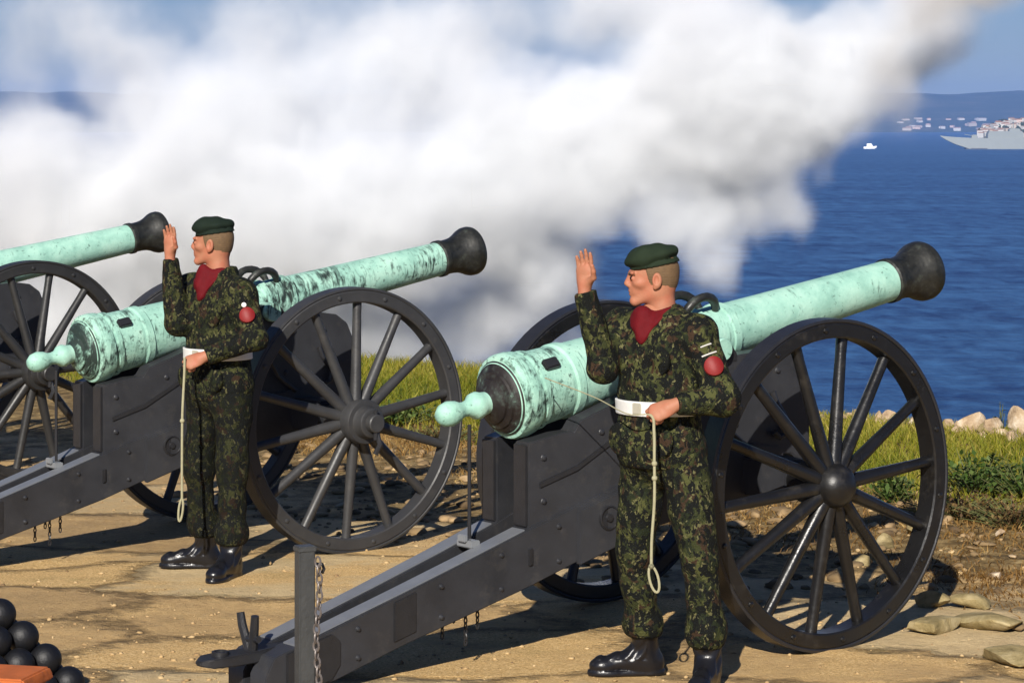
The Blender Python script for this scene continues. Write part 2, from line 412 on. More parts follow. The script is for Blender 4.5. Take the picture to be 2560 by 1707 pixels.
mb = MB(); mb.slab([16, 24, 60, 112], [.5, .5, .5, .5], [-.4] * 4, [-3.9, -4.9, -6.45, -6.1], [3.9, 4.9, 6.45, 6.1]); mb.build('boot_stripe', M('ship_dark', (.05, .05, .06), .6), hull)
mb = MB(); mb.slab([30, 31, 52, 53], [9.5, 11.5, 11.5, 9.5], [6.7] * 4, [-4] * 4, [4] * 4); mb.slab([44, 45, 50, 51], [12.6, 13.2, 13.2, 12.6], [11.4] * 4, [-3] * 4, [3] * 4); sup = mb.build('deckhouse', shg, ship)
mb = MB(); mb.tube([(47, 0, 13), (47, 0, 19)], [.4, .2], 8); mb.tube([(47, -2.5, 17), (47, 2.5, 17)], .2, 6); mb.build('mast', shg, sup)
mb = MB(); mb.slab([20, 20.6, 23, 23.6], [8.2, 9.2, 9.2, 8.2], [6.9] * 4, [-1.4] * 4, [1.4] * 4); mb.tube([(20.5, 0, 8.5), (15.5, 0, 9.4)], .18, 8); mb.build('gun_turret', shg, ship)

def house_mesh(w, d, h, rh):
    v = [(-w/2, -d/2, 0), (w/2, -d/2, 0), (w/2, d/2, 0), (-w/2, d/2, 0), (-w/2, -d/2, h), (w/2, -d/2, h), (w/2, d/2, h), (-w/2, d/2, h), (-w/2, 0, h + rh), (w/2, 0, h + rh)]
    f = [(0, 1, 5, 4), (1, 2, 6, 9, 5), (2, 3, 7, 6), (3, 0, 4, 8, 7), (4, 5, 9, 8), (6, 7, 8, 9)]
    return v, f
HM = [M('house_white', (0.52, 0.51, 0.50), 0.9, 0.1, 0.5), M('house_cream', (0.44, 0.38, 0.33), 0.9, 0.1, 0.5), M('house_grey', (0.42, 0.42, 0.42), 0.9, 0.1, 0.5), M('house_pink', (0.55, 0.42, 0.38), 0.9, 0.1, 0.5)]
HN = ['white', 'cream', 'grey', 'dusky pink']
RM = M('roof_far', (0.30, 0.17, 0.12), 0.9, 0.2, 0.5)
def spit_z(x, dy):
    hl = min(1, max(0, (x - 306) / 26))
    return -7.2 + (np.interp(dy, sy, spz) + 7.2) * hl
def house(x, y, z, w, d, h, rh, ci, label, group):
    v, f = house_mesh(w, d, h, rh)
    me = bpy.data.meshes.new('house'); me.from_pydata(v, [], f)
    me.materials.append(HM[ci]); me.materials.append(RM)
    for q in me.polygons[4:]: q.material_index = 1
    o = bpy.data.objects.new('house', me); COL.objects.link(o); o.location = (x, y, z); o.rotation_euler.z = rng.uniform(-0.5, 0.5)
    tag(o, label, 'house', group)
for i in range(56):
    x = rng.uniform(316, 348) if i < 48 else rng.uniform(348, 380); dy = rng.uniform(16, 120)
    ci = rng.choices(range(4), (5, 2, 2, 1))[0]
    house(x * (1 + dy / SD), SD + dy, float(spit_z(x, dy)) - 0.3, rng.uniform(2.4, 5.0), 4, rng.uniform(2.2, 4.2), rng.uniform(0.2, 0.9), ci,
          'tiny %s house among the cluster on the near spit across the water' % HN[ci], 'houses on the spit across the water')
for i in range(26):
    xp = rng.uniform(2240, 2470); yy = rng.uniform(5030, 5260)
    x = (xp - 1280) / F * yy; z = float(np.interp(yy, ys, tp)) - 1
    ci = rng.choices(range(4), (5, 3, 1, 2))[0]
    house(x, yy, z, rng.uniform(6, 18), 10, rng.uniform(3, 7), rng.uniform(0.5, 2), ci,
          'small hazy %s building along the far shoreline below the hills' % HN[ci], 'buildings on the far shore')
# dark trees among the houses: one mass far away
vs = []; fs = []; o = 0
for i in range(1150):
    x = rng.uniform(316, 372) if i < 520 else rng.uniform(372, 890); dy = rng.uniform(20, 150)
    s = rng.uniform(0.5, 1.7); z = float(spit_z(x, dy)) + s * 0.7
    vs.append(iv * (1 + 0.3 * nrg.normal(size=(len(iv), 1))) * [s, s, s * 0.9] + [x * (1 + dy / SD), SD + dy, z]); fs.append(jf + o); o += len(iv)
wood = mesh_np('woods', np.concatenate(vs), np.concatenate(fs), M('far_trees', (0.030, 0.045, 0.025), 0.9, 0.4, 0.4), smooth=False)
tag(wood, 'dark trees between the houses on the spit', 'trees', kind='stuff')

# little white motor boat
bp = P(2175, 371, 1720); bt = empty('motor_boat', (bp.x, bp.y, -14.0)); tag(bt, 'tiny white motor boat crossing the blue water', 'boat')
mb = MB(); mb.slab([-4.2, -3, 0, 2.5, 4.4], [1.3, 1.3, 1.4, 1.6, 1.9], [-.2, -.3, -.3, -.2, .9], [-.9, -1.2, -1.3, -1.0, -.05], [.9, 1.2, 1.3, 1.0, .05])
mb.build('hull', M('boat_white', (0.85, 0.86, 0.88), 0.3, 0.03), bt)
mb = MB(); mb.slab([-2.2, -2.0, 0.8, 1.8], [3.2, 3.4, 3.4, 1.6], [1.3] * 4, [-.8] * 4, [.8] * 4); mb.build('cabin', MATS['boat_white'], bt)

# ------------------------------------------------------------------ the guns
BE = R(9.95)
def gun(idx, label, pat, muz, breech, wheel_m, wood_m, dome, top=None):
    off = ROW * 3.5535 * idx
    gx0, gy0 = GUN0 + off
    g = empty('cannon', (gx0, gy0, -0.04 * min(idx, 1) - 0.005 * (idx == 2)), GA); tag(g, label, 'cannon', 'bronze cannons in a row')
    iron = M('iron', (0.018, 0.018, 0.020), 0.42, 0.4, 20, 0.3, 0.004)
    A = Matrix.Translation((-0.2, 0, 1.250)) @ Matrix.Rotation(-BE, 4, 'Y')
    mb = MB(); mb.lathe([(-1.0, 0), (-1.0, .150), (-.985, .159), (-.98, .172), (-.965, .179), (-.925, .180), (-.90, .176), (-.895, .160), (-.875, .160), (-.87, .168), (-.85, .168), (-.845, .158), (-.70, .154), (-.69, .162), (-.655, .162), (-.645, .152),
        (-.40, .146), (-.13, .139), (-.125, .146), (-.10, .146), (-.095, .134), (.08, .128), (.085, .136), (.125, .136), (.135, .124), (.235, .124), (.24, .132), (.275, .132), (.285, .120),
        (.5, .114), (.8, .108), (1.1, .1015), (1.33, .0970), (1.335, .05)], A, 56)
    barrel = mb.build('barrel', pat, g)
    mb = MB(); mb.lathe([(-.984, .150), (-.986, .160), (-.981, .174), (-.965, .1812), (-.925, .1822), (-.898, .178), (-.893, .1622), (-.877, .1622), (-.872, .1702), (-.848, .1702), (-.843, .1602), (-.715, .1562), (-.712, .150)], A, 56); mb.build('breech_band', M('patina_banded', 0.20, 4.4, 1.7, fn=m_patina), barrel)
    mb = MB(); mb.lathe([(1.30, .052), (1.331, .0975), (1.338, .106), (1.362, .106), (1.368, .0985), (1.43, .1005), (1.465, .106), (1.50, .119), (1.528, .134), (1.550, .1415), (1.578, .1425), (1.594, .137), (1.600, .122), (1.598, .064), (1.588, .058), (1.0, .056), (0.99, 0)], A, 56)
    mb.build('muzzle', muz, barrel)
    mb = MB(); mb.lathe([(-1.075, .040), (-1.06, .062), (-1.052, .085), (-1.046, .094), (-1.036, .096), (-1.028, .120), (-1.018, .124), (-1.010, .142), (-1.003, .146), (-.990, .158), (-.985, .10)], A, 56)
    mb.build('breech', breech, barrel)
    mb = MB(); mb.lathe([(-1.325, 0), (-1.318, .026), (-1.295, .046), (-1.262, .053), (-1.228, .046), (-1.205, .034), (-1.185, .031), (-1.16, .036), (-1.14, .054), (-1.115, .058), (-1.095, .050), (-1.07, .046), (-1.05, .05)], A, 32)
    mb.build('cascabel_knob', M('patina_knob', 0.12, 8.4, 1.5, fn=m_patina), barrel)
    for sy_ in (-1, 1):
        mb = MB(); pts = []
        for t in np.linspace(0, math.pi, 11):
            s_ = 0.11 - 0.095 * math.cos(t); hgt = 0.122 + 0.090 * math.sin(t); th = sy_ * R(24)
            pts.append(A @ Vector((s_, hgt * math.sin(th), hgt * math.cos(th))))
        mb.tube(pts, [.016, .019, .021, .021, .020, .019, .020, .021, .021, .019, .016], 10)
        mb.build('dolphin_handle', muz, barrel)
        mb = MB(); mb.lathe([(0, 0), (0, .050), (.17, .050), (.176, .045), (.176, 0)], A @ Matrix.Rotation(sy_ * math.pi / 2, 4, 'Z') @ Matrix.Translation((.135, 0, 0)), 24)
        mb.build('trunnion', pat, barrel)
    mb = MB(); mb.box((0, 0, 0), (.075, .05, .03)); mb.v = [tuple(A @ (Matrix.Rotation(R(48), 4, 'X') @ (Vector(p) + Vector((-.80, 0, .165))))) for p in mb.v]
    mb.build('firing_lock', iron, barrel, bevel=.006)
    # carriage: two brackets that close up towards the tail
    U_ = [-2.42, -2.38, -2.30, -2.1, -1.78, -1.45, -1.16, -.9, -.67, -.3, 0.0, .16]
    mid = lambda u: float(np.interp(u, [-2.65, -1.2, -.4, .35], [.072, .105, .215, .25]))
    zt = [.10, .17, .195, .253, .352, .455, .55, .64, .715, .80, .83, .80]
    zb = [.02, .0, .012, .05, .148, .235, .315, .41, .49, .56, .585, .60]
    for sd in (-1, 1):
        mb = MB(); mb.slab(U_, zt, zb, [sd * (mid(u) - .055) for u in U_], [sd * (mid(u) + .06) for u in U_])
        def rivet(u, z, y0, r_=.013): mb.lathe([(0, r_), (.006, r_ * .95), (.010, r_ * .5), (.011, 0)], Matrix.Translation((u, y0, z)) @ Matrix.Rotation(sd * math.pi / 2, 4, 'Z'), 10)
        for u_ in (-2.0, -1.6, -1.3, -1.02): rivet(u_, float(np.interp(u_, U_, zt)) - .045, sd * (mid(u_) + .06)); rivet(u_, float(np.interp(u_, U_, zb)) + .045, sd * (mid(u_) + .06))
        tr = mb.build('trail_beam', top or wood_m, g, bevel=.012)
        cu = [-1.15, -1.0, -.93, -.90, -.75, -.55, -.40, -.27, -.14, .0, .12, .22, .29, .33]
        ct = [.905, .935, .94, .985, 1.04, 1.12, 1.19, 1.215, 1.215, 1.225, 1.235, 1.22, 1.17, 1.08]
        cb = [float(np.interp(u, U_, zt)) - .03 for u in cu]
        cb[-2:] = [.72, .74]
        mb = MB(); mb.slab(cu, ct, cb, [sd * (mid(u) - .05) for u in cu], [sd * (mid(u) + .042) for u in cu])
        for u_, z_ in ((-1.08, .84), (-1.08, .66), (-.80, .93), (-.50, 1.08), (-.32, 1.10), (-.05, 1.14), (.14, 1.14), (.16, .95), (-.1, .92), (-.62, .80)): rivet(u_, z_, sd * (mid(u_) + .042), .016)
        ck = mb.build('cheek', wood_m, g, bevel=.006)
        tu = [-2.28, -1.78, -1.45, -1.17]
        mb = MB(); mb.slab(tu, [float(np.interp(u, U_, zt)) + .005 for u in tu], [float(np.interp(u, U_, zt)) - .002 for u in tu], [sd * (mid(u) - .040) for u in tu], [sd * (mid(u) + .046) for u in tu]); mb.build('lit_top_strip', M('lit_top_grey', (.150, .158, .172), .36, .3, 9, .3, .004, fn=m_simple), tr, bevel=.002)  # added pale strip: sky-lit brightness of the trail top put into its colour
        # trunnion cap square
        mb = MB(); mb.slab([-.31, -.27, -.2, -.13, -.09], [1.225, 1.275, 1.30, 1.275, 1.225], [1.19] * 5, [sd * (mid(-.2) - .045)] * 5, [sd * (mid(-.2) + .05)] * 5)
        mb.build('cap_square', iron, ck, bevel=.004)
        mb = MB(); mb.slab([-1.162, -1.152], [.895, .897], [.56, .56], [sd * (mid(-1.15) - .046)] * 2, [sd * (mid(-1.15) + .038)] * 2); mb.build('end_plate', iron, ck, bevel=.003)
        mb = MB(); mb.slab([-1.10, -.92, -.60, -.42], [.74, .80, .99, 1.06], [.715, .775, .965, 1.03], [sd * (mid(u) + .035) for u in (-1.10, -.92, -.60, -.42)], [sd * (mid(u) + .050) for u in (-1.10, -.92, -.60, -.42)]); mb.build('iron_strap', iron, ck, bevel=.003)
        pu = [-.93, -.80, -.66]
        mb = MB(); mb.slab(pu, [float(np.interp(u, U_, zt)) - .012 for u in pu], [float(np.interp(u, U_, zb)) - .012 for u in pu], [sd * (mid(u) + .05) for u in pu], [sd * (mid(u) + .082) for u in pu])
        pl = mb.build('bracket_plate', wood_m, tr, bevel=.005)
        yb = sd * (mid(-.79) + .075)
        mb = MB(); mb.lathe([(-.02, 0), (-.02, .052), (.012, .052), (.014, .046), (.006, .04), (.006, .018), (.016, .016), (.018, 0)], Matrix.Translation((-.79, yb, .575)) @ Matrix.Rotation(sd * math.pi / 2, 4, 'Z'), 28)
        mb.build('bolt', iron, pl)
        mb = MB(); mb.slab([-1.83, -1.72], [.325, .358], [.165, .195], [sd * (mid(-1.8) + .05)] * 2, [sd * (mid(-1.8) + .066)] * 2); mb.build('iron_plate', iron, tr, bevel=.004)
        mb = MB(); mb.slab([-2.33, -2.26, -2.12, -2.08], [.18, .2, .235, .20], [.05, .02, .055, .11], [sd * (mid(-2.2) + .05)] * 4, [sd * (mid(-2.2) + .068)] * 4); mb.build('tail_plate', iron, tr, bevel=.004)
        mb = MB(); mb.slab([-1.165, -1.15], [.47, .475], [.405, .41], [sd * (mid(-1.15) + .055)] * 2, [sd * (mid(-1.15) + .07)] * 2); mb.build('cleat', iron, tr)
        # hook on the outside of the cheek
        mb = MB(); y_ = sd * (mid(0) + .06)
        mb.tube([(.10, y_, 1.05), (.115, y_ * 1.03, 1.0), (.15, y_ * 1.05, .95), (.175, y_ * 1.06, .91), (.165, y_ * 1.06, .865), (.13, y_ * 1.05, .85), (.10, y_ * 1.04, .875)], .014, 8); mb.build('hook', iron, ck)
        mb = MB(); mb.tube([(-.28, y_, 1.1), (-.16, y_ * 1.02, .9), (-.05, y_, .82)], .012, 8); mb.build('stay', iron, ck)
        for (u0, l0) in ((-1.42, .17), (-1.36, .13)):
            mb = MB(); yy = sd * (mid(u0) - .02); zz = float(np.interp(u0, U_, zb)) + .01
            nl = int(l0 / .022)
            for q in range(nl):
                c0 = Vector((u0, yy, zz - q * .022)); ax = (Vector((1, 0, 0)), Vector((0, 1, 0)))[q % 2]
                mb.tube([c0 + ax * (.007 * math.cos(t)) + Vector((0, 0, .014 * math.sin(t) - .014)) for t in np.linspace(0, 2 * math.pi, 9)], .0032, 5, False)
            mb.build('hanging_chain', iron, tr)
    mb = MB()
    for u0 in (-2.05, -1.5): mb.box((u0, 0, float(np.interp(u0, U_, zt)) - .09), (.06, 2 * mid(u0) - .09, .08))
    mb.box((-.86, 0, .62), (.12, .23, .12)); mb.box((.05, 0, .80), (.14, .39, .2)); mb.build('transom', wood_m, g, bevel=.004)
    mb = MB(); mb.box((0, 0, .70), (.15, 1.12, .17)); ax = mb.build('axle', wood_m, g, bevel=.012)
    mb = MB(); mb.tube([(-1.34, 0, .98), (-1.34, 0, .50)], .008, 8); mb.build('elevating_rod', iron, g)
    mb = MB(); mb.box((-1.36, -.02, .497), (.05, .10, .03)); mb.box((-1.39, -.02, .52), (.02, .05, .03)); mb.build('latch', M('steel_latch', (.20, .21, .22), .3, .1), g, bevel=.004)
    # lunette tongue and handspike fork at the tail
    mb = MB(); mb.slab([-2.64, -2.60, -2.50, -2.38, -2.22], [.168, .178, .182, .185, .20], [.150, .142, .140, .14, .15], [-.02, -.055, -.062, -.045, -.045], [.02, .055, .062, .045, .045]); lun = mb.build('lunette', iron, g, bevel=.005)
    mb = MB(); mb.lathe([(-.008, .022), (.008, .022), (.010, .028), (.008, .034), (-.008, .034), (-.010, .028), (-.008, .022)], Matrix.Translation((-2.54, 0, .187)) @ Matrix.Rotation(math.pi / 2, 4, 'Y'), 20); mb.build('ring', iron, lun)
    mb = MB()
    for y_ in (-.030, .038):
        mb.tube([(-2.40, y_ * .3, .175), (-2.405, y_ * .8, .225), (-2.41, y_ * 1.3, .275), (-2.412, y_ * 1.55, .322)], [.020, .019, .018, .016], 8)
    mb.tube([(-2.405, -.062, .232), (-2.405, .045, .222)], .014, 8); mb.build('handspike_fork', iron, g)
    # wheels
    for sd in (-1, 1):
        cen = Vector((0, sd * (.725 if idx == 0 and sd < 0 else .75), .70))
        T = Matrix.Translation(cen) @ Matrix.Rotation(sd * math.pi / 2, 4, 'Z')
        mb = MB(); rp = [(-.048, .626), (-.042, .619), (.042, .619), (.048, .626), (.048, .676), (.043, .684), (-.043, .684), (-.048, .676), (-.048, .626)]
        mb.lathe(rp, T, 96); 
        for q in range(14):
            th = 2 * math.pi * (q + (.33, .13, .42)[idx] + .5) / 14; d_ = Vector((0, math.sin(th), math.cos(th)))
            mb.lathe([(.047, .013), (.053, .012), (.056, .006), (.0565, 0)], T @ Matrix.Translation(d_ * .654), 8)
        wh = mb.build('wheel', wheel_m, g, sharp=30); 
        mb = MB(); mb.lathe([(-.045, .684), (.045, .684), (.049, .689), (.046, .700), (-.046, .700), (-.049, .689), (-.045, .684)], T, 96); mb.build('tyre', iron if idx == 0 else wheel_m, wh, sharp=30)
        if dome: hp = [(-.17, 0), (-.17, .07), (-.12, .092), (-.05, .098), (-.01, .098), (.03, .097), (.06, .094), (.09, .085), (.112, .068), (.127, .045), (.134, .02), (.136, 0)]
        else: hp = [(-.17, 0), (-.17, .07), (-.12, .095), (-.05, .10), (.03, .108), (.09, .117), (.13, .117), (.138, .112), (.14, .088), (.15, .083), (.195, .076), (.20, .068), (.2, .05), (.235, .048), (.24, .042), (.24, 0)]
        mb = MB(); mb.lathe(hp, T, 40); hub = mb.build('hub', wheel_m, wh)
        if not dome:
            mb = MB(); mb.tube([T @ Vector((.222, .0, -.085)), T @ Vector((.222, 0, .07))], .012, 8); mb.tube([T @ Vector((.21, 0.012, -.05)), T @ Vector((.235, .02, -.11)), T @ Vector((.22, .0, -.16))], .015, 8); mb.build('linchpin', iron, hub)
        for q in range(14):
            th = 2 * math.pi * (q + (.33, .13, .42)[idx]) / 14
            mb = MB(); d = Vector((0, math.sin(th), math.cos(th)))
            pts = [T @ (d * r_ + Vector((x_, 0, 0))) for r_, x_ in ((.08, .03), (.16, .026), (.35, .015), (.55, .004), (.632, 0))]
            mb.tube(pts, [.034, .031, .027, .024, .026], 10); mb.build('spoke', wheel_m, wh)
    return g

pat0 = m_patina('patina_clean', 0.105, 0.0, 1.5); pat1 = m_patina('patina_stained', 0.17, 3.3, 1.7); pat2 = m_patina('patina_streaked', 0.12, 6.1)
bz = NT('sooty_bronze'); muz0 = bz.done(bz.ramp(bz.noise(16, 6, 0.75), [(0.35, (0.006, 0.007, 0.006)), (0.55, (0.020, 0.020, 0.017)), (0.70, (0.055, 0.065, 0.052))]), bz.ramp(bz.noise(9, 3), [(.3, .32), (.7, .6)]), bz.bump(bz.noise(50, 4), .4, .005), spec=0.5)
br = NT('dark_breech'); breech0 = br.done(br.ramp(br.noise(11, 6, 0.75), [(0.3, (0.004, 0.003, 0.003)), (0.50, (0.012, 0.008, 0.007)), (0.60, (0.035, 0.045, 0.038)), (0.70, (0.17, 0.28, 0.22))]), 0.6, br.bump(br.noise(40, 4), .4, .005))
breech1 = m_patina('patina_breech', 0.36, 9.0, 1.6)
grey = m_paint('carriage_grey', (0.027, 0.028, 0.032), 0.36)
grey_w = m_paint('wheel_grey', (0.034, 0.034, 0.035), 0.45)
black_w = m_paint('wheel_black', (0.008, 0.0078, 0.008), 0.30, 0.3)
gun(0, 'bronze cannon at right with clean pale green barrel and black wheels', pat0, muz0, breech0, black_w, grey, True)
gun(1, 'bronze cannon in the middle with blotchy stained barrel and grey wheels', pat1, muz0, breech1, grey_w, grey, False)
gun(2, 'bronze cannon at left edge, farthest back, its breech cut off by the frame', pat2, muz0, breech1, M('wheel_dim', (.020, .020, .020), fn=m_paint), grey, False)

# ------------------------------------------------------------------ modelling figures from distance fields
def rc(p, a, b, ra, rb):
    a = np.asarray(a, np.float32); b = np.asarray(b, np.float32); ba = b - a
    t = np.clip(((p - a) @ ba) / float(ba @ ba), 0, 1)
    d = p - a - t[..., None] * ba
    return np.sqrt((d * d).sum(-1)) - (ra + (rb - ra) * t)
def ell(p, c, r, m=None):
    q = p - np.asarray(c, np.float32)
    if m is not None: q = q @ np.asarray(m, np.float32).T
    r = np.asarray(r, np.float32)
    k0 = np.sqrt(((q / r) ** 2).sum(-1)); k1 = np.sqrt(((q / (r * r)) ** 2).sum(-1)) + 1e-9
    return k0 * (k0 - 1) / k1
def smin(a, b, k):
    h = np.clip(0.5 + 0.5 * (b - a) / k, 0, 1)
    return b + (a - b) * h - k * h * (1 - h)
def smax(a, b, k): return -smin(-a, -b, k)
def U(*ds, k=0.02):
    o = ds[0]
    for d in ds[1:]: o = smin(o, d, k)
    return o
def waves(p, seed, f, n=10):
    r = np.random.default_rng(seed); o = np.zeros(p.shape[:-1], np.float32)
    for i in range(n):
        d = r.normal(size=3); d[2] *= 1.6; d /= np.linalg.norm(d); kf = f * r.uniform(0.6, 1.7)
        o += np.sin((p @ d.astype(np.float32)) * kf + r.uniform(0, 6.28)) / (kf / f)
    return o / n
def snet(fn, lo, hi, h):
    lo = np.asarray(lo, float); n = np.ceil((np.asarray(hi) - lo) / h).astype(int) + 1
    g = np.stack(np.meshgrid(*[lo[i] + h * np.arange(n[i]) for i in range(3)], indexing='ij'), -1).astype(np.float32)
    f = fn(g); s = f < 0
    cnt = np.zeros(tuple(m - 1 for m in f.shape), np.int8)
    for i in (0, 1):
        for j in (0, 1):
            for k in (0, 1): cnt += s[i:i + cnt.shape[0], j:j + cnt.shape[1], k:k + cnt.shape[2]]
    mask = (cnt > 0) & (cnt < 8); cells = np.argwhere(mask)
    idx = -np.ones(cnt.shape, np.int64); idx[mask] = np.arange(len(cells))
    acc = np.zeros((len(cells), 3)); num = np.zeros(len(cells))
    for ax in range(3):
        o1, o2 = [a for a in range(3) if a != ax]
        for i in (0, 1):
            for j in (0, 1):
                c0 = cells.copy(); c0[:, o1] += i; c0[:, o2] += j; c1 = c0.copy(); c1[:, ax] += 1
                f0 = f[tuple(c0.T)]; f1 = f[tuple(c1.T)]; x = (f0 < 0) != (f1 < 0)
                t = np.where(x, f0 / np.where(x, f0 - f1, 1), 0)
                pp = c0.astype(float); pp[:, ax] += t
                acc[x] += pp[x]; num[x] += 1
    v = lo + h * acc / num[:, None]
    faces = []
    for ax in range(3):
        o1, o2 = (ax + 1) % 3, (ax + 2) % 3
        sl0 = [slice(None)] * 3; sl1 = [slice(None)] * 3; sl0[ax] = slice(0, -1); sl1[ax] = slice(1, None)
        d = s[tuple(sl0)] != s[tuple(sl1)]; e = np.argwhere(d)
        e = e[(e[:, o1] > 0) & (e[:, o2] > 0) & (e[:, o1] < f.shape[o1] - 1) & (e[:, o2] < f.shape[o2] - 1)]
        q = []
        for (i, j) in ((-1, -1), (0, -1), (0, 0), (-1, 0)):
            c = e.copy(); c[:, o1] += i; c[:, o2] += j; q.append(idx[tuple(c.T)])
        q = np.stack(q, -1); fl = s[tuple(e.T)]
        q[~fl] = q[~fl][:, ::-1]; faces.append(q)
    return v, np.concatenate(faces)
def sdf_obj(name, fn, lo, hi, h, mat, parent):
    v, f = snet(fn, lo, hi, h)
    return mesh_np(name, v, f, mat, parent, sharp=0)
def nz(v): v = np.asarray(v, float); return v / np.linalg.norm(v)

def hand_sdf(p, wrist, along, palm, thumb, curl, spread=0.10, size=1.0, thumb_fold=0.0):
    """palm and five jointed fingers: along = wrist to knuckles, palm = palm normal, thumb = side of the thumb"""
    al = nz(along); pn = nz(np.asarray(palm) - al * np.dot(palm, al)); th = nz(np.cross(al, pn)); th = th if np.dot(th, thumb) > 0 else -th
    w = np.asarray(wrist, float); z = size
    m = np.stack([th, pn, al])
    d = ell(p, w + al * .052 * z, (.041 * z, .017 * z, .056 * z), m)
    d = U(d, ell(p, w + al * .078 * z, (.042 * z, .014 * z, .024 * z), m), k=.012)
    d = U(d, rc(p, w - al * .05, w + al * .02, .030 * z, .026 * z), k=.02)
    ln = [.070, .080, .075, .058]
    for i in range(4):
        off = (.031 - .0205 * i) * z
        base = w + al * (.088 - .004 * abs(i - 1)) * z + th * off
        dr = nz(al + th * spread * (1.2 - i * .85)); pos = base; ang = 0
        for s_, (L, r0, r1) in enumerate(((.46, .0092, .0086), (.30, .0086, .0080), (.24, .0080, .0068))):
            ang += curl[s_] * (1 + .12 * i)
            dd = dr * math.cos(ang) + pn * math.sin(ang)
            nxt = pos + dd * ln[i] * L * z
            d = U(d, rc(p, pos, nxt, r0 * z, r1 * z), k=.004); pos = nxt
    tb = w + al * .024 * z + th * .030 * z + pn * .006 * z
    t1 = tb + nz(al * .62 + th * (.80 - thumb_fold) + pn * (.25 + thumb_fold)) * .042 * z
    t2 = t1 + nz(al * .80 + th * (.42 - 1.2 * thumb_fold) + pn * (.3 + thumb_fold)) * .033 * z
    t3 = t2 + nz(al * .9 + th * (.2 - 1.4 * thumb_fold) + pn * (.25 + thumb_fold)) * .026 * z
    d = U(d, rc(p, tb - th * .012, t1, .0165 * z, .0125 * z), k=.012); d = U(d, rc(p, t1, t2, .0120 * z, .0105 * z), k=.005); d = U(d, rc(p, t2, t3, .0105 * z, .0085 * z), k=.004)
    return d

